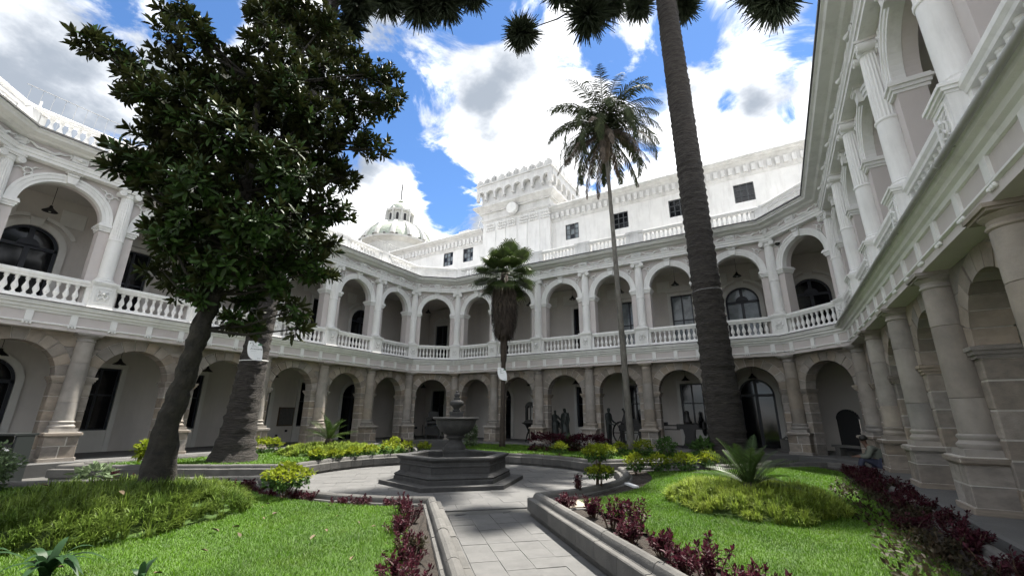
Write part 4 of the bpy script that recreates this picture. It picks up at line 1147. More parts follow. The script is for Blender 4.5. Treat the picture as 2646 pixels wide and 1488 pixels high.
tt2 = bush('golden_topiary', None, None, -3.45, 9.42, .32, .12, .28, 700, .075, 'gold', m2='green', seed=3)
for ch in list(tt2.children):
    ch.parent = tt1; ch.location = (.10, -.03, 0)
bpy.data.objects.remove(tt2)
G = 'golden shrubs along the kerb behind the cycad mound'
for x, y, rx, rz in ((-3.55, 12.5, .30, .24), (-3.05, 13.05, .36, .22), (-2.45, 13.5, .40, .24), (-1.95, 14.6, .32, .24)):
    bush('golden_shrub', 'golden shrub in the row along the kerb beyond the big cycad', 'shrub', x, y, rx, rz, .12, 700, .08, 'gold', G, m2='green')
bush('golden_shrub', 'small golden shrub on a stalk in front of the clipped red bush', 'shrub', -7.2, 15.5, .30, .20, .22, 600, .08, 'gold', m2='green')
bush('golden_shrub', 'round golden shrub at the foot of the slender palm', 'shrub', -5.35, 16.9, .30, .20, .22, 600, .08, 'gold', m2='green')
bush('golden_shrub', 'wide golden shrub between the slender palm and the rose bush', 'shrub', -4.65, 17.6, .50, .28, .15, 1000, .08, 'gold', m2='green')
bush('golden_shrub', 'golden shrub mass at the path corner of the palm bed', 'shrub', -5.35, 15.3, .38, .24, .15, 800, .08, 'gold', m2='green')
bush('rose_bush', 'dark green rose bush with pink blooms near the rusty lathe', 'shrub', -3.75, 17.5, .34, .30, .15, 600, .09, 'green')
bush('green_shrub', 'broad-leaved green shrub at the foot of the bare grey araucaria', 'shrub', -2.55, 18.2, .40, .28, .1, 400, .16, 'green')
# red plants
bush('red_bush', 'clipped round dark red bush in front of the bronze pair, with white specks', 'shrub', -8.85, 17.7, .66, .36, .02, 2200, .085, 'red', flowers=12, box=True)
bush('red_bush', 'clipped dark red bush beside the stone pier of the bronze pair', 'shrub', -7.25, 18.6, .72, .34, .02, 2200, .085, 'red', box=True)
bush('red_bush', 'loose reddish bush between the two clipped red bushes', 'shrub', -8.0, 18.15, .42, .25, .02, 800, .085, 'redgreen')
def iresine(label, x, y, r, h, ns, ls, m, group, tall=0):
    r_ = np.random.default_rng(int(abs(x * 877 + y * 331)) + 5)
    root = tag(empty('red_iresine', (x, y, .27)), label, 'red plant', group)
    st_ = MB(); C = []; D = []
    for i in range(ns):
        a = r_.uniform(0, 2 * math.pi); q = r * r_.uniform(.1, 1.0); hh = h * r_.uniform(.6, 1.1)
        p0 = np.array([q * .35 * math.cos(a), q * .35 * math.sin(a), -.03]); p2 = np.array([q * math.cos(a), q * math.sin(a), hh]); p1 = (p0 + p2) / 2 + np.array([r_.uniform(-.03, .03), r_.uniform(-.03, .03), .02])
        st_.tube([p0, p1, p2], [.007, .006, .003], 4, False)
        nl = int(r_.integers(24, 36))
        for j in range(nl):
            t = 1 - .62 * (j / nl) ** 1.2 if not tall else 1 - .4 * (j / nl)
            p = (p0 * (1 - t) + p2 * t) + r_.normal(size=3) * .008
            az = j * 2.4 + r_.uniform(-.4, .4); el = r_.uniform(-.15, .9) if j > 3 else 1.0
            C.append(p); D.append((math.cos(el) * math.cos(az), math.cos(el) * math.sin(az), math.sin(el)))
    st_.obj('stem', 'wood', root)
    C = np.array(C); D = np.array(D); n = len(C)
    Ln = ls * r_.uniform(.6, 1.3, n)
    V, Fc = leaves(C, unit(D), unit(np.array([0, 0, 1.]) + r_.normal(size=(n, 3)) * .4), Ln, Ln * .22)
    o = inst('foliage', np_mesh('foliage', V, [Fc], m), root); o['kind'] = 'stuff'
    return root
def redrow(pts, label, group, rx=.22, rz=.22, n=420, ls=.10, h0=.08, m='red', jit=.12):
    lab = label if isinstance(label, list) else [label] * len(pts)
    for i, (x, y) in enumerate(pts):
        iresine(lab[i], x + random.uniform(-jit, jit), y + random.uniform(-jit, jit), rx * random.uniform(.6, 1.15), (h0 + rz * .85) * random.uniform(.6, 1.2), max(7, int(n / 26)), ls * .46, m if random.random() > .2 else 'redgreen', group)
def lerpn(a, b, n): return [(a[0] + (b[0] - a[0]) * i / (n - 1), a[1] + (b[1] - a[1]) * i / (n - 1)) for i in range(n)]
redrow(lerpn((-5.25, 5.45), (-2.9, 3.1), 9), 'dark red leafy plant along the kerb of the magnolia bed', 'red plants by the magnolia path kerb', .26, .24, 420)
redrow([pol(R_(-115 + 6.5 * i), RC + .52) for i in range(9)], 'low dark red plant along the curved kerb of the magnolia bed', 'red plants on the curved magnolia kerb', .24, .14, 320, h0=.03)
redrow([(-9.3, 5.3), (-8.7, 5.45), (-9.1, 4.95)], 'dark red plant behind the broad golden shrub', 'red plants behind the broad golden shrub', .22, .22, 320)
redrow([(-3.25, 7.3), (-2.75, 7.1), (-2.35, 6.55), (-1.95, 6.35), (-1.75, 5.85), (-1.35, 5.6), (-1.05, 5.15), (-.75, 4.95), (-.35, 4.6), (-.1, 4.2)], 'dark red leafy plant along the straight kerb of the cycad bed', 'red plants by the cycad path kerb', .25, .26, 480, .12, .10)
redrow([(-3.7, 8.75)], 'upright dark red plant on a single stem at the bed corner', None, .18, .24, 300, .13, .22, jit=0)
redrow([(1.62 + .22 * math.sin(i * 1.9), 16.6 - i * .5) for i in range(23)], 'dark red leafy plant in the border below the shaded wing', 'red plants below the shaded wing', .32, .20, 420, .11, .05)
redrow([(1.85, 15.5 - i * 1.3) for i in range(8)], 'tall dark red leafy plant at the step of the shaded wing', 'tall red plants at the shaded step', .28, .26, 420, .12, .08)
redrow([pol(R_(68 + 6 * i), RC + .5) for i in range(6)], 'low crimson plant along the curved kerb of the palm bed', 'crimson plants on the palm bed kerb', .26, .12, 320, .08, .02)
redrow([(-16.4, 16.6)], 'red cordyline at the path corner behind the fountain', None, .22, .30, 300, .16, .1, jit=0)
redrow([(-13.95, 4.55), (-13.3, 4.9)], 'pinkish red plant at the kerb beyond the magnolia mound', 'pinkish red plants beyond the magnolia mound', .2, .16, 260, .10, .1, jit=0)
redrow([(-3.0, 16.9)], 'small dark red plant between rose bush and araucaria', None, .2, .22, 260, .1, .05, jit=0)
bush('ground_cover', 'olive brown ground cover in the border below the shaded wing', 'plant', 1.15, 10.5, .45, .08, 0, 1500, .06, 'redgreen', ry=3.2, stems=2)
bush('ground_cover', 'olive ground cover scrub along the shaded wing border near the path', 'plant', 1.2, 5.6, .5, .08, 0, 1400, .06, 'redgreen', ry=2.4, stems=2)
bush('flower_bush', 'upright white flowering bush behind the fountain bowl', 'shrub', -12.9, 17.6, .30, .52, .1, 900, .10, 'greygreen', flowers=14)
bush('daisy_bush', 'round grey-green daisy bush with white flowers beside the litter bin', 'shrub', -13.25, 2.28, .48, .40, .1, 2200, .075, 'greygreen', flowers=36)
bush('variegated_shrub', 'cream and green leafed shrub beyond the magnolia mound', 'shrub', -13.6, 4.1, .28, .12, .08, 130, .17, 'greygreen')
bush('young_tree', 'thin young tree with yellow and white leaves beyond the magnolia mound', 'tree', -12.9, 4.75, .26, .20, .55, 380, .11, 'gold', stems=2)
bush('sapling', 'pale leafed sapling next to the thin yellow young tree', 'tree', -12.75, 4.95, .22, .34, .2, 300, .11, 'greygreen', stems=2)
# strap-leaved plant close by
def strap(x, y, n, L, label, m='strap', wd=.035):
    root = tag(empty('strap_plant', (x, y, .3)), label, 'plant')
    for i in range(n):
        az = i * 2.4 + random.uniform(-.3, .3); lean = random.uniform(.35, 1.0); l = L * random.uniform(.7, 1.1); k = 9
        t = np.linspace(0, 1, k)
        C = np.zeros((1, k, 3))
        C[0, :, 2] = l * (1.2 * t - 1.05 * lean * t ** 2.6); rr = l * lean * t ** 1.5
        C[0, :, 0] = rr * math.cos(az); C[0, :, 1] = rr * math.sin(az)
        v, f = ribbons(C, wd * np.array([[.8, 1, 1, 1, 1, .95, .8, .5, .05]]), np.array([[-math.sin(az), math.cos(az), 0]]))
        inst('leaf', np_mesh('leaf', v, f, m, True), root)
    return root
strap(-6.02, 1.66, 22, .46, 'broad strap-leaved lily on the grass in front of the magnolia mound')
strap(-6.6, 1.2, 14, .5, 'smaller strap-leaved lily beside the broad one before the magnolia mound')
strap(-5.1, 2.05, 7, .28, 'flat sparse strap-leaved plant lying on the lawn', wd=.025)
strap(-14.0, 2.3, 16, .6, 'white edged strap-leaved plant under the daisy bush', 'greygreen', .03)
# fallen leaves
lm = bpy.data.meshes.new('fallen_leaf'); v, f = leaves(np.zeros((1, 3)), np.array([[1., 0, 0]]), np.array([[0, 0, 1.]]), np.array([.15]), np.array([.035]), .5)
lm = np_mesh('fallen_leaf', v, f, 'straw')
k = 0
while k < 30:
    x = random.uniform(-8, -3.2); y = random.uniform(1.0, 5.2)
    if not inpoly(np.array([[x, y]]), QL['S'])[0] or math.hypot(x + 8.62, y - 2.85) < 1.85 or x + y > .3: continue
    o = inst('fallen_leaf', lm, None, (x, y, .355 + random.uniform(0, .02)), (random.uniform(-.4, .4), random.uniform(-.4, .4), random.uniform(0, 6.28)), (random.uniform(.4, .9),) * 3)
    tag(o, 'dry brown fallen leaf on the lawn before the magnolia mound', 'leaf', 'fallen leaves on the magnolia lawn'); k += 1
for x, y in ((-4.7, 4.9), (-4.3, 4.2), (-3.6, 3.9), (-9.2, 2.2), (-7.6, 2.6)):
    tag(inst('fallen_leaf', lm, None, (x, y, .33 if x > -6 else .82), (.2, .3, random.uniform(0, 6)), (.8,) * 3), 'pale dry leaf on bare soil or border grass near the magnolia', 'leaf', 'loose dry leaves near the magnolia')
# ------------------------------------------------------------------ trees
FPX = 1097.95
def ray_pt(px, py, t):
    """point at horizontal distance t on the sight line used while measuring the photograph"""
    d = r2 * ((px - 1323) / FPX) - u2 * ((py - 744) / FPX) + fw
    k = t / math.hypot(d.x, d.y)
    return Vector((d.x * k, d.y * k, CAM_H + d.z * k))
# --- magnolia
mg = tag(empty('magnolia_tree', (-8.9, 3.55, .3)), 'leaning magnolia tree with large glossy dark leaves on a rough trunk', 'tree')
O_ = Vector((-8.9, 3.55, .3))
tp_ = [Vector((-8.85, 3.52, .2)), ray_pt(428, 1110, 9.45), ray_pt(462, 1020, 9.4), ray_pt(490, 940, 9.35), ray_pt(520, 850, 9.3), ray_pt(552, 760, 9.3), ray_pt(590, 640, 9.35), ray_pt(630, 500, 9.5), ray_pt(655, 360, 9.6), ray_pt(670, 220, 9.7)]
trad = [.27, .17, .15, .145, .14, .135, .12, .10, .07, .04]
tk = MB(); 
# refine + lumps
pts = []; rad = []
for i in range(len(tp_) - 1):
    for j in range(5):
        t = j / 5; pts.append(tp_[i].lerp(tp_[i + 1], t) - O_ + Vector((random.uniform(-.02, .02), random.uniform(-.02, .02), 0))); rad.append((trad[i] * (1 - t) + trad[i + 1] * t) * random.uniform(.9, 1.14))
tk.tube(pts, rad, 18); tk.v = [(x + random.uniform(-.018, .018), y + random.uniform(-.018, .018), z + random.uniform(-.03, .03)) for x, y, z in tk.v]; tk.obj('trunk', 'bark_mag', mg, True, ang=180)
BL = [(235, 120, 42, -.3), (300, 145, 45, -.2), (370, 175, 50, 0), (450, 30, 42, .3), (500, 60, 42, .2), (430, 110, 50, 0), (540, 105, 40, .2), (390, 240, 60, -.3), (330, 215, 40, .1), (480, 190, 60, .4), (470, 280, 80, -.3), (560, 230, 70, .2), (600, 160, 50, .5), (680, 40, 55, .5), (760, 30, 60, .3), (700, 120, 70, -.2), (790, 100, 65, .5), (840, 60, 45, .2), (640, 250, 85, .6), (740, 210, 80, -.4), (830, 190, 70, .3), (880, 120, 40, .6), (925, 200, 48, .4), (970, 190, 40, .1), (1010, 200, 36, .2), (1010, 270, 42, -.1), (960, 280, 45, .4), (925, 150, 30, .5), (890, 270, 60, .2),
      (950, 375, 42, .2), (985, 385, 25, .1), (880, 350, 55, .3), (800, 310, 90, -.2), (700, 330, 100, .7), (580, 350, 100, -.7), (480, 380, 90, .3), (400, 340, 60, .4), (350, 420, 60, -.4), (310, 440, 40, -.2), (420, 450, 80, .2), (520, 480, 95, -.7), (640, 470, 110, .6), (740, 450, 100, -.6), (830, 430, 75, .4), (880, 460, 45, .2), (850, 540, 60, -.3), (780, 570, 85, .5), (680, 590, 100, -.8), (580, 590, 95, .4), (490, 560, 75, -.4), (430, 540, 45, .3), (440, 620, 60, -.3), (500, 670, 70, .3), (580, 690, 70, -.5), (680, 690, 75, .5), (770, 660, 65, -.2), (840, 640, 40, .2), (820, 700, 45, -.4), (480, 740, 50, .2), (540, 770, 50, -.2), (640, 770, 48, .2), (760, 800, 42, -.4), (720, 740, 45, -.3), (650, 840, 34, .1), (770, 850, 28, -.4), (420, 700, 38, .2), (390, 590, 22, .1), (600, 830, 36, -.2), (930, 330, 26, .2)]
BRW = []
bran = MB()
def nearest_trunk(p):
    best = min(range(4, len(tp_)), key=lambda i: (tp_[i] - p).length + max(0, tp_[i].z - p.z + .3) * 1.2)
    return tp_[best]
ros_pos = []
for (px, py, rp, dt) in BL:
    c = ray_pt(px, py, 9.5 + dt * 1.25)
    dep = (c - Vector((0, 0, CAM_H))).dot(fw)
    rad_m = rp / FPX * dep * .92
    b0 = nearest_trunk(c)
    mid = b0.lerp(c, .5) + Vector((random.uniform(-.15, .15), random.uniform(-.15, .15), -.12))
    bran.tube([b0 - O_, mid - O_, c - O_], [.035, .024, .012], 6)
    nn = max(6, int(39 * (rad_m / .5) ** 2.1))
    for k in range(nn):
        d = Vector(rng.normal(size=3)).normalized()
        rr = rad_m * rng.uniform(.35, 1.05)
        p = c + Vector((d.x * rr, d.y * rr, d.z * rr * .95))
        ros_pos.append((p, (d + Vector((0, 0, .75)) + (p - Vector((-8.3, 4.4, 5.5))).normalized() * .5).normalized()))
        if k % 2 == 0: bran.tube([c - O_, p - O_], [.010, .005], 4, False)
bo = bran.obj('limbs', 'bark_mag', mg)
# rosettes
ROS = []
for s_ in range(5):
    r_ = np.random.default_rng(40 + s_); n = 13
    az = np.arange(n) * 2.39996 + r_.uniform(-.3, .3, n); el = R_(75) - np.arange(n) / n * R_(95) + r_.uniform(-.2, .2, n)
    D = np.stack([np.cos(el) * np.cos(az), np.cos(el) * np.sin(az), np.sin(el)], 1)
    U = unit(np.array([0, 0, 1.]) - D * D[:, 2:3] + r_.normal(size=(n, 3)) * .15)
    Ln = r_.uniform(.12, .23, n)
    V, Fc = leaves(D * .015 - np.array([0, 0, 1.]) * (np.arange(n) / n * .07)[:, None], D, U, Ln, Ln * .20, .3)
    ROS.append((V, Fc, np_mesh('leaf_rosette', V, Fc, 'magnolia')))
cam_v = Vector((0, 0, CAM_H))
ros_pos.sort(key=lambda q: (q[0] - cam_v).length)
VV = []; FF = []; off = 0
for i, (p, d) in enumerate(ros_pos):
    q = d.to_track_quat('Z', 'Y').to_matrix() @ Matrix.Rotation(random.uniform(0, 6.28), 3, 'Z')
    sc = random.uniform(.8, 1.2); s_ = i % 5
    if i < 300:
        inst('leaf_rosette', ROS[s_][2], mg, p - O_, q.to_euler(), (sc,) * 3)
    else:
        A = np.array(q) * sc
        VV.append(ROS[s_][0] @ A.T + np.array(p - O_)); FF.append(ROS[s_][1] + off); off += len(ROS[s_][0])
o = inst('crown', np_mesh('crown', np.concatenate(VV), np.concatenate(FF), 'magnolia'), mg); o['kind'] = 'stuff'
for px, py, t in ((585, 205, 9.1), (815, 350, 9.2), (422, 270, 9.0)):
    fl = MB()
    for k in range(8):
        a0 = k * .785
        fl.add([(0, 0, 0), (.07 * math.cos(a0 - .35), .07 * math.sin(a0 - .35), .05), (.10 * math.cos(a0), .10 * math.sin(a0), .08), (.07 * math.cos(a0 + .35), .07 * math.sin(a0 + .35), .05)], [(0, 1, 2, 3)])
    inst('blossom', fl.mesh('blossom', 'petal'), mg, ray_pt(px, py, t) - O_, (random.uniform(-.5, .5), .3, 0))

# --- araucarias
def ring_trunk(name, root, base, pts, rads, m, seed):
    r_ = np.random.default_rng(seed); P = []; Rr = []
    z = pts[0].z
    for i in range(len(pts) - 1):
        L = (pts[i + 1] - pts[i]).length; n = max(2, int(L / .11))
        for j in range(n):
            t = j / n
            P.append(pts[i].lerp(pts[i + 1], t) - base); Rr.append((rads[i] * (1 - t) + rads[i + 1] * t) * (1 + (.035 if j % 3 == 0 else -.02) + r_.uniform(-.02, .02)))
    P.append(pts[-1] - base); Rr.append(rads[-1])
    mb = MB().tube(P, Rr, 28)
    mb.v = [(x + r_.uniform(-.02, .02), y + r_.uniform(-.02, .02), z_ + r_.uniform(-.03, .03)) for x, y, z_ in mb.v]
    return mb.obj(name, m, root, True, ang=180)
def pompom(root, base, bpts, R, n, seed, r0=.07):
    """a drooping limb that ends in a ball of cord-like shoots"""
    r_ = np.random.default_rng(seed)
    lb = MB().tube([p - base for p in bpts], [r0 * (1 - .75 * i / (len(bpts) - 1)) for i in range(len(bpts))], 8).obj('limb', 'bark_ara', root, True)
    c = bpts[-1] - base
    d = unit(r_.normal(size=(n, 3)) + np.array([0, 0, -.15])); l = R * (.55 + .6 * r_.random(n)); k = 5
    t = np.linspace(.08, 1, k); bend = unit(r_.normal(size=(n, 3))) * .45 + np.array([0, 0, -.05])
    C = np.array(c)[None, None] + d[:, None, :] * (l[:, None] * t[None])[:, :, None] + bend[:, None, :] * (l[:, None] * (t ** 2)[None])[:, :, None] * .5
    w_ = .030 * np.array([1, 1.1, 1.1, .9, .45])
    V = []; Fc = []; off = 0
    for ang_ in (0, 60, 120):
        s_ = unit(np.cross(d, bend)); s2_ = unit(np.cross(d, s_))
        sd_ = s_ * math.cos(R_(ang_)) + s2_ * math.sin(R_(ang_))
        v, f = ribbons(C, np.tile(w_[None], (n, 1)), sd_); V.append(v); Fc.append(f + off); off += len(v)
    o = inst('shoots', np_mesh('shoots', np.concatenate(V), np.concatenate(Fc), 'araucaria'), lb); o['kind'] = 'stuff'
def araucaria(base, top, rads, label, seed, poms):
    root = tag(empty('araucaria_tree', base), label, 'tree')
    n = len(rads)
    pts = [base + (top - base) * ((z - base.z) / (top.z - base.z)) for z, _ in rads]
    ring_trunk('trunk', root, base, pts, [r for _, r in rads], 'bark_ara', seed)
    for i, (px, py, t, R, px0, py0) in enumerate(poms):
        a = ray_pt(px0, py0, t); e = ray_pt(px, py, t)
        zt = max(min(a.z + 1.0, top.z - .5), base.z + 2)
        s0 = base + (top - base) * ((zt - base.z) / (top.z - base.z))
        pompom(root, base, [s0, s0.lerp(a, .6) + Vector((0, 0, .3)), a, a.lerp(e, .5) + Vector((0, 0, .05)), e], R * 1.12, int(800 * max(.8, R)), seed * 10 + i)
    return root
bL = Vector((-15.28, 7.96, .25))
aL = araucaria(bL, Vector((-14.55, 8.5, 24)), [(.25, .80), (.5, .66), (1.0, .54), (2.0, .46), (4.0, .40), (8, .36), (14, .33), (20, .28), (24, .2)],
    'tall araucaria with ringed bark, a leaf-shaped white sign tied to its trunk', 11,
    [(905, 68, 17.2, .62, 880, 10), (1085, 15, 17.6, 1.0, 1010, -60), (1150, 5, 17.2, 1.0, 1060, -80), (1000, 0, 18, .9, 950, -60), (920, 5, 16.5, .8, 890, -40), (845, 70, 16.0, .7, 850, 20), (870, 125, 16.4, .5, 860, 60), (700, 20, 17.0, .9, 780, -40), (1220, -15, 17, .8, 1120, -100)])
bR = Vector((-1.75, 18.6, .25))
aR = araucaria(bR, Vector((-2.0, 18.75, 27)), [(.25, .74), (.6, .68), (2.0, .64), (5, .58), (8, .545), (14, .53), (18, .52), (23, .47), (27, .4)],
    'massive bare-trunked grey araucaria with cord-like foliage tufts high up', 12,
    [(1348, 85, 19.5, .95, 1440, 50), (1520, 35, 19.0, 1.25, 1580, -40), (1575, 0, 19.8, 1.1, 1620, -60), (1765, 15, 20.2, .85, 1740, -40), (1650, 15, 17.6, .7, 1680, -40), (2005, -5, 18.4, 1.1, 1900, -70), (1960, -30, 18.0, .9, 1880, -80), (1450, -30, 18.5, 1.0, 1530, -80)])
# --- slender feather palm
def frond(root, base, az, el, L, droop, m, leaf=.34, nleaf=40, wd=.012, hang=.5, name='frond'):
    k = nleaf; t = np.linspace(0, 1, k); ph = el - droop * t ** 1.3
    xr = np.cumsum(np.cos(ph)) * L / k; zr = np.cumsum(np.sin(ph)) * L / k
    P = np.stack([xr * math.cos(az), xr * math.sin(az), zr], 1) + np.array(base)
    T = np.stack([np.cos(ph) * math.cos(az), np.cos(ph) * math.sin(az), np.sin(ph)], 1)
    S = np.array([-math.sin(az), math.cos(az), 0]); Nn = np.cross(S[None], T) * -1
    V = []; Fc = []; off = 0
    for s_ in (-1, 1):
        keep = slice(5, None)
        ll = leaf * np.sin(np.pi * np.clip(t * .93 + .06, 0, 1)) ** .5 * rng.uniform(.8, 1.15, k)
        d = unit(S[None] * s_ * .75 + T * .6 + np.array([0, 0, -hang]) + rng.normal(size=(k, 3)) * .10)
        C = np.stack([P, P + d * ll[:, None] * .5, P + d * ll[:, None] + np.array([0, 0, -1.]) * ll[:, None] * .15], 1)[keep]
        w_ = np.tile(np.array([[.7, 1, .12]]) * wd, (k - 5, 1))
        v, f = ribbons(C, w_, unit(np.cross(d, Nn + 1e-3))[keep]); V.append(v); Fc.append(f + off); off += len(v)
    for sd_ in (S, np.array([0, 0, 1.])):
        v, f = ribbons(P[None], np.linspace(.03, .006, k)[None], unit(sd_)[None]); V.append(v); Fc.append(f + off); off += len(v)
    return inst(name, np_mesh(name, np.concatenate(V), np.concatenate(Fc), m), root)
bp_ = Vector((-5.8, 20.0, .25)); tp2 = Vector((-6.1, 20.05, 17.2))
pr = tag(empty('feather_palm', bp_), 'tall slender palm with feathery crown and drooping dead skirt', 'palm tree')
pts = [bp_.lerp(tp2, i / 40) - bp_ for i in range(41)]
MB().tube(pts, [(.22 if i == 0 else .19 if i == 1 else max(.10, .165 - .0022 * i)) * (1 + .02 * (-1) ** i) for i in range(41)], 14).obj('trunk', 'bark_palm', pr, True, ang=180)
MB().lathe([(.12, 14.8), (.24, 15.6), (.30, 16.4), (.24, 17.1), (.08, 17.6)], 10, tp2.x - bp_.x, tp2.y - bp_.y).obj('leaf_sheath', 'palm_dead', pr, True)
ct = tp2 - bp_ + Vector((0, 0, .1))
for i in range(42):
    az = i * 2.39996 + .2; u_ = i / 41
    frond(pr, ct, az, R_(76 - 72 * u_ ** .9), random.uniform(3.6, 4.5), R_(85 + 55 * u_), 'palm', .64, 64, .023, .3 + .4 * u_)
for i in range(28):
    az = i * 2.39996
    frond(pr, ct - Vector((0, 0, .3)), az, R_(random.uniform(-35, 0)), random.uniform(3.0, 4.0), R_(58), 'palm_dead' if i % 3 else 'palm', .42, 46, .020, .9)
# --- fan palm
bf = Vector((-11.6, 18.4, .25))
fp = tag(empty('fan_palm', bf), 'stout fan palm with shaggy brown skirt and a leaf-shaped sign', 'palm tree')
MB().tube([(0, 0, 0), (0, 0, .4), (.01, 0, 1.5), (.02, 0, 3.2), (.03, 0, 4.1), (.03, 0, 4.2), (.04, 0, 5.2), (.04, 0, 5.7), (.04, 0, 9.0)], [.17, .13, .115, .11, .11, .15, .19, .22, .20], 12).obj('trunk', 'bark_fan', fp, True, ang=180)
n = 2600
zz = rng.uniform(0, 1, n); az = rng.random(n) * 2 * np.pi
R0 = .60 * np.sin(np.pi * np.clip(zz * .80 + .1, 0, 1)) ** .45 + .08
C = np.zeros((n, 4, 3)); t = np.linspace(0, 1, 4)
for j in range(4):
    rr = R0 * (.55 + .5 * t[j] ** .6) * rng.uniform(.92, 1.08, n)
    C[:, j, 0] = rr * np.cos(az) + .04; C[:, j, 1] = rr * np.sin(az); C[:, j, 2] = 5.55 + zz * 2.7 + .25 - t[j] * rng.uniform(.35, .75, n)
side = np.stack([-np.sin(az), np.cos(az), np.zeros(n)], 1)
v, f = ribbons(C, np.tile(np.array([[.02, .03, .022, .004]]), (n, 1)), side)
o = inst('dead_skirt', np_mesh('dead_skirt', v, f, 'bark_fan'), fp); o['kind'] = 'stuff'
n = 500; zz = rng.uniform(0, 1, n); az = rng.random(n) * 2 * np.pi; C = np.zeros((n, 4, 3))
for j in range(4):
    rr = (.3 + .42 * t[j]) * rng.uniform(.9, 1.15, n)
    C[:, j, 0] = rr * np.cos(az) + .04; C[:, j, 1] = rr * np.sin(az); C[:, j, 2] = 7.6 + zz * .9 - t[j] * .9
v, f = ribbons(C, np.tile(np.array([[.02, .03, .022, .004]]), (n, 1)), np.stack([-np.sin(az), np.cos(az), np.zeros(n)], 1))
o = inst('dry_leaves', np_mesh('dry_leaves', v, f, 'palm_dead'), fp); o['kind'] = 'stuff'
for i in range(34):
    az = i * 2.39996; u_ = i / 33
    el = R_(82 - 128 * u_); sl = random.uniform(.85, 1.4)
    hub = np.array([.04, 0, 8.75]); d0 = np.array([math.cos(el) * math.cos(az), math.cos(el) * math.sin(az), math.sin(el)])
    c = hub + d0 * sl
    S = np.array([-math.sin(az), math.cos(az), 0.]); Nn = np.cross(S, d0)
    m = 34; th = np.linspace(R_(-150), R_(150), m); ll = .80 * (.75 + .25 * np.cos(th / 2)) * rng.uniform(.92, 1.06, m)
    dd = d0[None] * np.cos(th)[:, None] + S[None] * np.sin(th)[:, None] - Nn[None] * .12
    C = np.stack([c + dd * 0, c + dd * ll[:, None] * .45, c + dd * ll[:, None] * .8, c + dd * ll[:, None] + np.array([0, 0, -1.]) * ll[:, None] * (.12 + .15 * rng.random(m))[:, None]], 1)
    sdv = unit(np.cross(dd, Nn[None] + 1e-4))
    v, f = ribbons(C, np.tile(np.array([[.004, .042, .028, .003]]), (m, 1)), sdv)
    v2, f2 = ribbons(np.stack([hub - d0 * .2, c], 0)[None], np.array([[.022, .014]]), S[None])
    inst('fan_leaf', np_mesh('fan_leaf', np.concatenate([v, v2]), np.concatenate([f, f2 + len(v)]), 'fan'), fp)
# ------------------------------------------------------------------ figures
def skin_mesh(name, joints, edges, m, parent=None, sub=2, root=0, loc=(0, 0, 0), rz=0):
    """one continuous skinned surface over a skeleton: joints [(x,y,z,rx[,ry])]"""
    me = bpy.data.meshes.new(name)
    me.from_pydata([j[:3] for j in joints], edges, [])
    o = inst(name, me, parent, loc, (0, 0, rz))
    md = o.modifiers.new('skin', 'SKIN'); md.use_smooth_shade = True
    for i, j in enumerate(joints):
        sv = me.skin_vertices[0].data[i]; sv.radius = (j[3], j[4] if len(j) > 4 else j[3]); sv.use_root = (i == root)
    sb = o.modifiers.new('sub', 'SUBSURF'); sb.levels = sub; sb.render_levels = sub
    me.materials.append(MATS[m])
    return o
def hand(J, E, i0, p, d, side, s=1.0):
    """palm and five fingers rooted at joint i0"""
    p = Vector(p); d = Vector(d).normalized(); sd_ = Vector(side).normalized(); u_ = d.cross(sd_)
    palm = p + d * .055 * s
    J.append((*palm, .032 * s, .016 * s)); pi_ = len(J) - 1; E.append((i0, pi_))
    for k, (o_, l) in enumerate(((-.028, .062), (-.010, .074), (.010, .070), (.027, .055))):
        a = palm + d * .035 * s + sd_ * o_ * s; b = a + d * l * .55 * s - u_ * .008; c_ = b + d * l * .4 * s - u_ * .02
        J += [(*a, .010 * s), (*b, .009 * s), (*c_, .007 * s)]; n = len(J); E += [(pi_, n - 3), (n - 3, n - 2), (n - 2, n - 1)]
    a = p + d * .03 * s - sd_ * .035 * s; b = a + d * .035 * s - sd_ * .018 * s
    J += [(*a, .011 * s), (*b, .009 * s)]; n = len(J); E += [(i0, n - 2), (n - 2, n - 1)]
def head(J, E, i0, n_, dirv, s=1.0):
    """neck joint i0 at n_, face looking along dirv"""
    n_ = Vector(n_); f = Vector(dirv).normalized(); u_ = Vector((0, 0, 1))
    c0 = n_ + u_ * .07 * s + f * .015 * s
    J.append((*c0, .062 * s, .07 * s)); a = len(J) - 1; E.append((i0, a))
    c1 = c0 + u_ * .085 * s + f * .01; J.append((*c1, .078 * s, .092 * s)); b = len(J) - 1; E.append((a, b))
    c2 = c1 + u_ * .06 * s - f * .01; J.append((*c2, .06 * s, .07 * s)); E.append((b, len(J) - 1))
    nose = c1 + f * .098 * s - u_ * .02; J.append((*nose, .012 * s)); E.append((b, len(J) - 1))
    return c1
def add_chain(J, E, i0, pts):
    k = i0
    for p in pts:
        J.append(p); E.append((k, len(J) - 1)); k = len(J) - 1
    return k
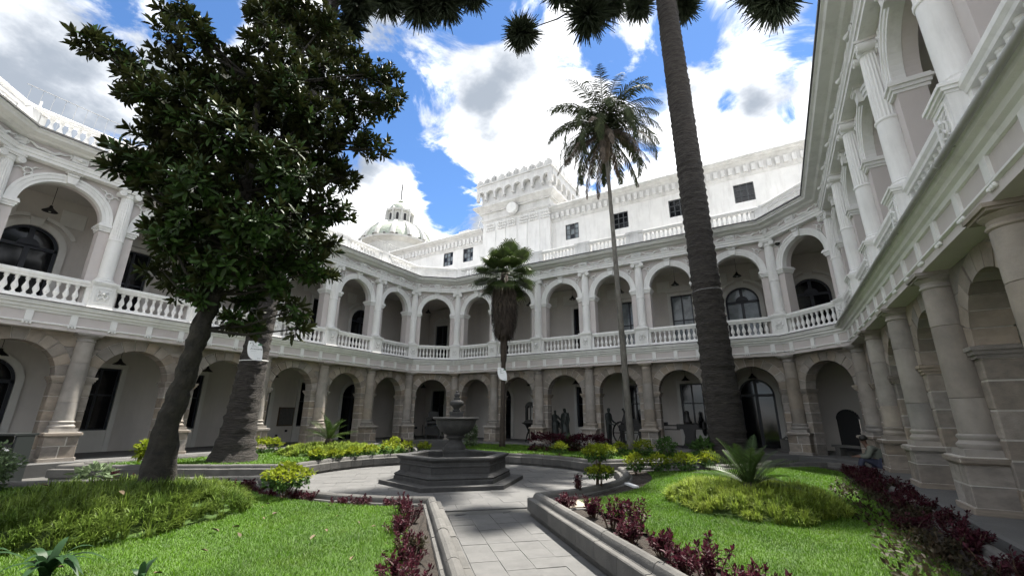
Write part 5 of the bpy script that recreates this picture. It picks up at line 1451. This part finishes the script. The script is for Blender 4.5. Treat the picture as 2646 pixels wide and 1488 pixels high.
# --- bronze man, standing in side view with hands held out (local +x = facing)
def standing(name, label, loc, rz, robe=False, arms='out', hgt=1.0, group=None):
    J = [(0, 0, .95, .14, .16)]; E = []
    t = add_chain(J, E, 0, [(.0, 0, 1.10, .135, .16), (-.02, 0, 1.30, .14, .19), (-.01, 0, 1.45, .09, .15), (.0, 0, 1.52, .055, .055)])
    sh = 3
    head(J, E, t, (0, 0, 1.52), (1, 0, -.1))
    for s_ in (-1, 1):
        if arms == 'out':
            k = add_chain(J, E, sh, [(0, s_ * .20, 1.42, .065), (.02, s_ * .24, 1.18, .052), (.18, s_ * .20, 1.06 - .05 * (s_ < 0), .042), (.32, s_ * .15, 1.03 - .07 * (s_ < 0), .030)])
            hand(J, E, k, J[k][:3], (1, -s_ * .2, -.1), (0, s_, .3))
        elif arms == 'reach' and s_ > 0:
            k = add_chain(J, E, sh, [(0, s_ * .20, 1.40, .07), (.22, s_ * .22, 1.22, .06), (.42, s_ * .18, 1.12, .045)])
            hand(J, E, k, J[k][:3], (1, 0, -.3), (0, s_, 0))
        else:
            k = add_chain(J, E, sh, [(0, s_ * .20, 1.41, .068), (-.01, s_ * .26, 1.15, .056), (.05, s_ * .25, .92, .04), (.07, s_ * .245, .84, .03)])
            hand(J, E, k, J[k][:3], (.2, 0, -1), (1, 0, 0))
        if not robe:
            k = add_chain(J, E, 0, [(.0, s_ * .10, .88, .105), (.01, s_ * .105, .50, .072), (-.01, s_ * .11, .10, .045), (-.02, s_ * .11, .045, .04)])
            add_chain(J, E, k, [(.10, s_ * .12, .035, .036), (.17, s_ * .125, .03, .026)])
    o = empty(name, loc, rz); o.scale = (hgt,) * 3
    tag(o, label, 'statue', group)
    skin_mesh('figure', J, E, 'bronze', o)
    if robe:
        rb = MB(); n = 20; prof = [(.17, 1.12), (.19, .95), (.22, .6), (.26, .25), (.29, .03)]
        vs_ = []
        for r, z in prof:
            for k in range(n):
                a0 = 2 * math.pi * k / n; rr = r * (1 + .07 * math.sin(a0 * 5 + z * 2))
                vs_.append((rr * math.cos(a0) * .9, rr * math.sin(a0), z))
        rb.add(vs_, [(i * n + k, i * n + (k + 1) % n, (i + 1) * n + (k + 1) % n, (i + 1) * n + k) for i in range(len(prof) - 1) for k in range(n)] + [tuple(range(n)), tuple(range((len(prof) - 1) * n, len(prof) * n))])
        rb.obj('robe', 'bronze', o, True, ang=180)
        sh_ = MB().tube([(-.12, -.18, 1.38), (.10, 0, 1.25), (.16, .16, 1.02), (.08, .24, .80)], [.05, .06, .07, .03], 8)
        sh_.obj('shawl', 'bronze', o, True)
    return o
standing('bronze_man', 'bronze statue of a standing man holding both hands out', (-7.50, 22.10, FL), R_(-12), False, 'out', 1.06)
standing('bronze_robed_figure', 'bronze statue of a robed figure reaching towards its companion', (-10.75, 22.55, FL), R_(-25), True, 'reach', 1.0)
standing('bronze_tall_figure', 'bronze statue of a tall long-robed figure facing its companion', (-10.15, 22.60, FL), R_(-110), True, 'down', 1.06)
# --- man sitting on the step against the pedestal
mp_ = tag(empty('person', (2.42, 17.35, FL), R_(178)), 'person in grey jacket and jeans sitting hunched on the arcade step, looking down', 'person')
J = [(0, 0, .12, .14, .15)]; E = []
t = add_chain(J, E, 0, [(.02, 0, .28, .13, .16), (.10, 0, .46, .12, .17), (.20, 0, .58, .08, .13), (.27, 0, .635, .05, .05)])
hc_ = head(J, E, t, (.28, 0, .63), (1, 0, -.55))
for s_ in (-1, 1):
    k = add_chain(J, E, 3, [(.18, s_ * .19, .53, .06), (.28, s_ * .24, .32, .05), (.48, s_ * .16, .30, .04), (.54, s_ * .12, .30, .028)])
    hand(J, E, k, J[k][:3], (1, -s_ * .4, -.2), (0, s_, .2), .95)
    k = add_chain(J, E, 0, [(.08, s_ * .10, .13, .10), (.42, s_ * .15, .26, .075), (.50, s_ * .15, -.02, .055), (.49, s_ * .15, -.20, .04)])
    add_chain(J, E, k, [(.58, s_ * .16, -.24, .036), (.66, s_ * .165, -.25, .026)])
skin_mesh('body', J, E, 'skin', mp_)
J2 = [(0, 0, .14, .165, .175)]; E2 = []
t = add_chain(J2, E2, 0, [(.02, 0, .28, .16, .185), (.10, 0, .46, .145, .19), (.19, 0, .57, .10, .15), (.235, 0, .61, .068, .068)])
for s_ in (-1, 1): add_chain(J2, E2, 3, [(.18, s_ * .19, .53, .085), (.28, s_ * .24, .32, .074), (.47, s_ * .165, .30, .058)])
skin_mesh('jacket', J2, E2, 'jacket', mp_)
J3 = [(0, 0, .10, .155, .16)]; E3 = []
for s_ in (-1, 1): add_chain(J3, E3, 0, [(.10, s_ * .10, .13, .115), (.42, s_ * .15, .26, .09), (.50, s_ * .15, -.02, .07), (.49, s_ * .15, -.18, .06)])
skin_mesh('jeans', J3, E3, 'jeans', mp_)
hr = MB().lathe([(.105, -.02), (.108, .03), (.10, .08), (.07, .115), (.02, .13)], 14)
inst('hair', hr.mesh('hair', 'hair', True), mp_, (hc_.x - .015, hc_.y, hc_.z + .02), (0, R_(18), 0), (1, .88, 1))
for s_ in (-1, 1): MB().tube([(.49, s_ * .15, -.245), (.58, s_ * .16, -.265), (.68, s_ * .165, -.28)], [.05, .052, .035], 8).obj('shoe', 'hair', mp_, True)

# ------------------------------------------------------------------ iron machines under the arcade
pr_ = tag(empty('iron_press', (-12.15, 22.3, FL)), 'black iron coin press with arched top and funnel table on curved legs', 'machine')
MB().lathe([(.05, .48), (.16, .55), (.22, .72), (.34, .92), (.52, 1.02), (.52, 1.05), (.40, 1.07), (.34, 1.16), (.12, 1.20)], 18).obj('funnel', 'iron', pr_, True, ang=40)
for k in range(4):
    a0 = R_(45 + 90 * k)
    MB().tube([(.08 * math.cos(a0), .08 * math.sin(a0), .62), (.20 * math.cos(a0), .20 * math.sin(a0), .42), (.27 * math.cos(a0), .27 * math.sin(a0), .18), (.30 * math.cos(a0), .30 * math.sin(a0), 0)], [.07, .05, .035, .035], 7).obj('leg', 'iron', pr_, True)
for s_ in (-1, 1): MB().box(s_ * .26 - .055, s_ * .26 + .055, -.07, .07, 1.12, 1.86).obj('upright', 'iron', pr_)
MB().ring(0, 1.86, .12, .33, -.09, .09, 0, math.pi, 12).obj('arched_head', 'iron', pr_)
MB().tube([(0, 0, 1.15), (0, 0, 1.98)], .035, 8).obj('screw', 'iron', pr_)
mc = tag(empty('spoked_machine', (-6.55, 22.55, FL)), 'black iron machine with big spoked wheels behind the slender palm', 'machine')
for x0, r, yy in ((-.42, .42, -.15), (.40, .38, .1)):
    wl = MB(); n = 20
    wl.tube([(x0 + r * math.cos(2 * math.pi * k / n), yy, .62 + r * 1.25 * math.sin(2 * math.pi * k / n)) for k in range(n + 1)], .045, 7)
    for k in range(6): wl.tube([(x0, yy, .62), (x0 + r * math.cos(k * 1.047), yy, .62 + r * 1.25 * math.sin(k * 1.047))], .02, 5)
    wl.obj('wheel', 'iron', mc, True)
MB().box(-.55, .62, -.1, .35, .70, 1.0).obj('bed', 'iron', mc)
MB().prism([(-.5, 1.0), (.55, 1.0), (.40, 1.25), (.1, 1.3), (-.1, 1.55), (-.28, 1.55), (-.40, 1.2)], -.02, .28).obj('housing', 'iron', mc)
MB().tube([(-.25, .1, 1.5), (-.30, .1, 1.72), (-.36, .1, 1.80)], [.05, .05, .07], 7).obj('lever', 'iron', mc)
for x0 in (-.45, .5): MB().box(x0 - .07, x0 + .07, -.05, .3, 0, .75).obj('foot', 'iron', mc)
lt = tag(empty('iron_lathe', (-3.75, 22.8, FL)), 'rusty dark iron workshop lathe with long arm and hand wheel under the window', 'machine')
MB().prism([(-.42, 0), (.42, 0), (.30, .18), (.22, .55), (.26, .85), (-.26, .85), (-.20, .55), (-.26, .2)], -.22, .22).obj('pedestal', 'iron', lt)
MB().box(-.55, .45, -.2, .2, .85, 1.08).obj('bed', 'iron', lt)
MB().box(-1.25, -.55, -.08, .08, .98, 1.04).obj('rail', 'iron', lt); MB().box(-1.15, -.45, -.05, .05, .80, .84).obj('rail', 'iron', lt)
MB().box(-1.42, -1.0, -.12, .12, 1.0, 1.16).obj('tailstock', 'iron', lt)
MB().lathe([(.16, 1.08), (.20, 1.18), (.14, 1.3), (.10, 1.5), (.12, 1.62), (.05, 1.7)], 12, -.05, 0).obj('headstock', 'iron', lt, True)
wl = MB(); n = 18
wl.tube([(.68 + .03 * math.cos(t), .26 * math.cos(t), .90 + .30 * math.sin(t)) for t in np.linspace(0, 2 * math.pi, n)], .05, 7)
for k in range(4): wl.tube([(.68, 0, .9), (.68, .26 * math.cos(k * 1.57), .9 + .3 * math.sin(k * 1.57))], .025, 5)
wl.obj('hand_wheel', 'iron', lt, True); MB().tube([(.45, 0, .9), (.95, 0, .86)], .03, 6).obj('crank', 'iron', lt)
pp_ = tag(empty('printing_press', (-18.95, 21.75, FL), aNW), 'bulky black iron printing press under the angled corner bay', 'machine')
MB().box(-.42, .42, -.35, .35, .25, .62).obj('bed', 'iron', pp_); MB().box(-.50, .50, -.40, .40, .62, .72).obj('table', 'iron', pp_)
for sx_ in (-1, 1):
    MB().prism([(sx_ * .40 - .05, .0), (sx_ * .40 + .05, .0), (sx_ * .38 + .05, 1.25), (sx_ * .38 - .05, 1.25)], -.3, .3).obj('side_frame', 'iron', pp_)
    wl = MB(); wl.tube([(sx_ * .62, .28 * math.cos(t), .55 + .28 * math.sin(t)) for t in np.linspace(0, 2 * math.pi, 16)], .03, 6)
    for k in range(4): wl.tube([(sx_ * .62, 0, .55), (sx_ * .62, .28 * math.cos(k * 1.57), .55 + .28 * math.sin(k * 1.57))], .02, 5)
    wl.obj('fly_wheel', 'iron', pp_, True)
MB().lathe([(.14, -.42), (.14, .42)], 14).obj('roller', 'iron', pp_, True, (0, 0, .95), (0, R_(90), 0))
MB().prism([(-.34, 1.2), (.34, 1.2), (.30, 1.62), (.10, 1.66), (-.10, 1.66), (-.30, 1.62)], .1, .18).obj('back_plate', 'iron', pp_)
sm2 = tag(empty('iron_stand', (-19.75, 20.75, FL)), 'small black iron machine stand beside the bulky printing press', 'machine')
for a0 in (.5, 2.6, 4.7): MB().tube([(0, 0, .6), (.28 * math.cos(a0), .28 * math.sin(a0), 0)], .04, 6).obj('leg', 'iron', sm2)
MB().box(-.25, .25, -.2, .2, .6, .72).obj('top', 'iron', sm2); MB().tube([(0, 0, .72), (.05, 0, .95), (.15, 0, 1.0)], .05, 7).obj('spindle', 'iron', sm2)
# stone bench and boxes in the corner bay
bn = tag(empty('stone_bench', (2.55, 21.3, FL), aNE), 'low grey stone bench in the corner bay beside the arched doorway', 'bench')
MB().box(-1.1, 1.1, -.2, .2, .32, .40).obj('seat', 'kerb', bn)
for sx_ in (-.9, .9): MB().box(sx_ - .1, sx_ + .1, -.16, .16, 0, .32).obj('leg', 'kerb', bn)
cs = tag(empty('stone_block_pair', (.15, 22.9, FL)), 'pale stone block standing on the threshold of the wide arched doorway', 'stone block')
MB().bbox(-.25, .25, -.2, .2, 0, .5, .03).obj('block', 'kerb', cs); MB().bbox(-.4, .45, -.3, .3, -.001, .12, .03).obj('slab', 'kerb', cs); MB().tube([(-.15, 0, .5), (0, 0, .6), (.14, 0, .52)], .05, 6).obj('scroll', 'kerb', cs)

# ------------------------------------------------------------------ litter bin
bi = tag(empty('litter_bin', (-18.0, 3.55, 0), R_(30)), 'tall dark litter bin with flat grey lid beside the daisy bush', 'bin')
bb = MB().add([(-.20, -.20, .1), (.20, -.20, .1), (.20, .20, .1), (-.20, .20, .1), (-.26, -.24, 1.0), (.26, -.24, 1.0), (.26, .24, 1.0), (-.26, .24, 1.0)], [(0, 3, 2, 1), (4, 5, 6, 7), (0, 1, 5, 4), (1, 2, 6, 5), (2, 3, 7, 6), (3, 0, 4, 7)])
bb.obj('body', 'bin', bi)
MB().box(-.33, .33, -.30, .30, 1.20, 1.25).obj('lid', 'bin_lid', bi)
for sx_ in (-1, 1): MB().box(sx_ * .29 - .03, sx_ * .29 + .03, -.22, .22, 0, 1.20).obj('side_post', 'bin_lid', bi)
# ------------------------------------------------------------------ pendant lamps and camera
def lamp(p, z, label, group):
    o = tag(empty('pendant_lamp', (p[0], p[1], z)), label, 'lamp', group)
    MB().lathe([(.21, 0), (.20, .015), (.10, .10), (.05, .16), (.04, .22)], 16).obj('shade', 'iron', o, True, ang=50)
    MB().tube([(0, 0, .2), (0, 0, .95)], .008, 4).obj('cord', 'iron', o)
    MB().lathe([(.02, -.03), (.04, 0), (.02, .05)], 8).obj('bulb', 'surround', o, True)
for i in range(6):
    xb = XB + (i + .5) * 3
    lamp((xb, DB + 1.7), 3.55, 'black cone lamp hung in the ground arcade behind the palms', 'ground arcade lamps of the palm wing')
    lamp((xb, DB + 1.7), 8.62, 'black cone lamp hung in the balcony arcade behind the palms', 'balcony lamps of the palm wing')
    yb = yL6 + (i + .5) * SL
    lamp((XL - 1.7, yb), 3.55, 'black cone lamp hung in the ground arcade behind the magnolia', 'ground arcade lamps of the magnolia wing')
    lamp((XL - 1.7, yb), 8.62, 'black cone lamp hung in the balcony arcade behind the magnolia', 'balcony lamps of the magnolia wing')
lamp((XL - .3, DB - .2), 8.55, 'black cone lamp hung in the balcony of the corner bay above the press', None)
lamp((XL - .3, DB - .2), 3.5, 'black cone lamp hung over the bulky printing press', None)
sc_ = tag(empty('security_camera', (XB + 18.35, DB - .5, 9.25)), 'small dome security camera beside the corner arch keystone', 'camera')
MB().lathe([(.02, -.12), (.08, -.09), (.10, -.02), (.11, 0)], 12).obj('dome', 'iron', sc_, True)
MB().lathe([(.12, 0), (.12, .05), (.03, .09)], 12).obj('housing', 'surround', sc_, True); MB().tube([(0, 0, .05), (.1, .25, .1), (.15, .5, .1)], .03, 6).obj('bracket', 'surround', sc_)
# notice board and small wall fittings on the left inner wall
nbd = tag(empty('notice_board', (XL - 3.14, 14.1, 1.2)), 'dark framed notice board on the inner arcade wall between doors', 'notice board')
MB().box(-.02, .03, -.43, .43, 0, .95).obj('frame', 'wood', nbd); MB().box(.03, .036, -.38, .38, .05, .90).obj('sheet', 'poster', nbd)
for y_, z_ in ((13.75, .72), (14.25, .95)): tag(MB().box(0, .03, -.06, .06, -.06, .06).obj('socket_plate', 'dark', None, False, (XL - 3.19, y_, z_)), 'small dark socket plate below the framed notice board', 'socket', 'socket plates below the notice board')
bx_ = tag(MB().box(0, .12, -.25, .25, 0, .12).obj('wall_light', 'surround', None, False, (XB + 1.0, DB + 3.08, 2.9), (0, 0, R_(-90))), 'small white wall light inside the arcade bay behind the fountain', 'light')
# ------------------------------------------------------------------ leaf-shaped tree signs
def sign(loc, rz, s, name_lines, label, tie_r, tie_c):
    root = tag(empty('tree_sign', loc, rz), label, 'sign')
    root.scale = (s,) * 3
    out = []
    n = 14
    # pointed top-left and bottom-right corners joined by two arcs (x right, z up, 1 wide 1.27 high)
    for i in range(n + 1):
        t = i / n; a0 = math.pi / 2 * t
        out.append((-.42 + .92 * math.sin(a0) ** .62, .63 - 1.26 * (1 - max(math.cos(a0), 0) ** .62)))
    for i in range(1, n):
        t = i / n; a0 = math.pi / 2 * t
        out.append((.50 - .95 * math.sin(a0) ** .62, -.63 + 1.26 * (1 - max(math.cos(a0), 0) ** .62)))
    MB().prism(out, -.012, .012).obj('plate', 'sign', root)
    def txt(body, x, z, size, m, al='LEFT'):
        cu = bpy.data.curves.new('lettering', 'FONT'); cu.body = body; cu.size = size; cu.align_x = al; cu.extrude = .001
        cu.materials.append(MATS[m])
        oc = bpy.data.objects.new('lettering_curve', cu); COL.objects.link(oc); bpy.context.view_layer.update()
        me = bpy.data.meshes.new_from_object(oc.evaluated_get(bpy.context.evaluated_depsgraph_get())); me.name = 'lettering'; bpy.data.objects.remove(oc)
        if not me.materials: me.materials.append(MATS[m])
        o = bpy.data.objects.new('lettering', me); o.location = (x, -.016, z); o.rotation_euler = (R_(90), 0, 0); link(o, root)
    for body, x, z, size, m in name_lines: txt(body, x, z, size, m)
    MB().prism([(.12, .36), (.40, .36), (.37, .43), (.25, .50), (.16, .46)], -.016, -.0125).obj('emblem', 'sign_green', root)
    for dx, dz, r in ((-.18, .53, .3), (-.30, .48, 1.0), (-.15, .44, -.8), (-.08, .54, .1)):
        MB().prism([(dx + .07 * math.cos(r) , dz + .07 * math.sin(r)), (dx - .02 * math.sin(r), dz + .02 * math.cos(r)), (dx - .07 * math.cos(r), dz - .07 * math.sin(r)), (dx + .02 * math.sin(r), dz - .02 * math.cos(r))], -.015, -.0125).obj('leaf_mark', 'ink', root)
    return root
SL_ = [('\u00c1rboles', -.22, .33, .075, 'ink'), ('Patrimoniales', -.22, .25, .075, 'ink'), ('Araucaria', -.26, .07, .175, 'ink'), ('(Araucaria)', -.24, -.05, .075, 'ink_grey'), ('- - - - - - - - - - -', -.20, -.15, .06, 'ink_grey'), ('- - - - - - - - -', -.10, -.24, .06, 'ink_grey'), ('- - - - - - -', -.02, -.33, .06, 'ink_grey'), ('Quito', .22, -.50, .075, 'ink')]
def face(x, y): return math.atan2(-(x), (y)) * 1.0
ps = ray_pt(658, 906, 16.35)
sg = sign(ps, math.atan2(-ps.x, ps.y), .50, SL_, 'white leaf-shaped name sign tied round the araucaria trunk', .4, None)
SP_ = [('\u00c1rboles', -.20, .33, .075, 'ink'), ('Patrimoniales', -.20, .25, .075, 'ink'), ('Palma', -.20, .08, .15, 'ink'), ('- - - - - - - -', -.20, -.02, .075, 'ink_grey'), ('- - - - - - - -', -.15, -.13, .06, 'ink_grey'), ('- - - - - -', -.05, -.22, .06, 'ink_grey'), ('Quito', .18, -.48, .075, 'ink')]
ps2 = ray_pt(1297, 966, 21.55)
sg2 = sign(ps2, math.atan2(-ps2.x, ps2.y), .50, SP_, 'white leaf-shaped name sign tied to the fan palm trunk', .2, None)
tie = MB(); zt = ps.z - .25; n = 24
ax_ = bL + (Vector((-14.55, 8.5, 24)) - bL) * ((zt - bL.z) / (24 - bL.z))
tie.tube([(ax_.x + .435 * math.cos(t), ax_.y + .435 * math.sin(t), zt + .02 * math.sin(t)) for t in np.linspace(0, 2 * math.pi, n)], .012, 5)
tag(tie.obj('tie_cord', 'flag_white', None), 'white tie cord round the araucaria trunk behind its sign', 'cord')
tr2 = MB(); zt = 8.35
ax_ = bR + (Vector((-2.0, 18.75, 27)) - bR) * ((6.75 - bR.z) / 26.75)
tr2.tube([(ax_.x + .60 * math.cos(t), ax_.y + .60 * math.sin(t), 6.75 + .03 * math.sin(t + 1)) for t in np.linspace(0, 2 * math.pi, n)], .012, 5)
tag(tr2.obj('tie_cord', 'wire', None), 'grey wire round the massive bare araucaria trunk', 'wire')
# stone cover slab in the near bed, drain slots in the paving
cv = tag(empty('cover_slab', (-3.25, 7.75, .275), R_(45)), 'square beige stone cover slab in the bed corner of the cycad lawn', 'slab')
MB().box(-.40, .40, -.40, .40, 0, .03).obj('frame', 'kerb', cv); MB().box(-.30, .30, -.30, .30, .03, .045).obj('lid', 'stone', cv)
mk = tag(MB().box(-.25, .25, -.06, .06, 0, .04).obj('white_plank', 'flag_white', None, False, (-3.05, 10.3, .30), (0, 0, R_(-50))), 'short white plank lying on the bed soil by the topiary', 'plank')
for x, y, a0 in ((-5.35, 7.05, 60), (-4.75, 7.75, 80)): tag(MB().box(-.10, .10, -.015, .015, .014, .020).obj('drain_slot', 'dark', None, False, (x, y, .002), (0, 0, R_(a0))), 'dark drain slot in the paving between the two kerb corners', 'drain', 'drain slots in the paving')
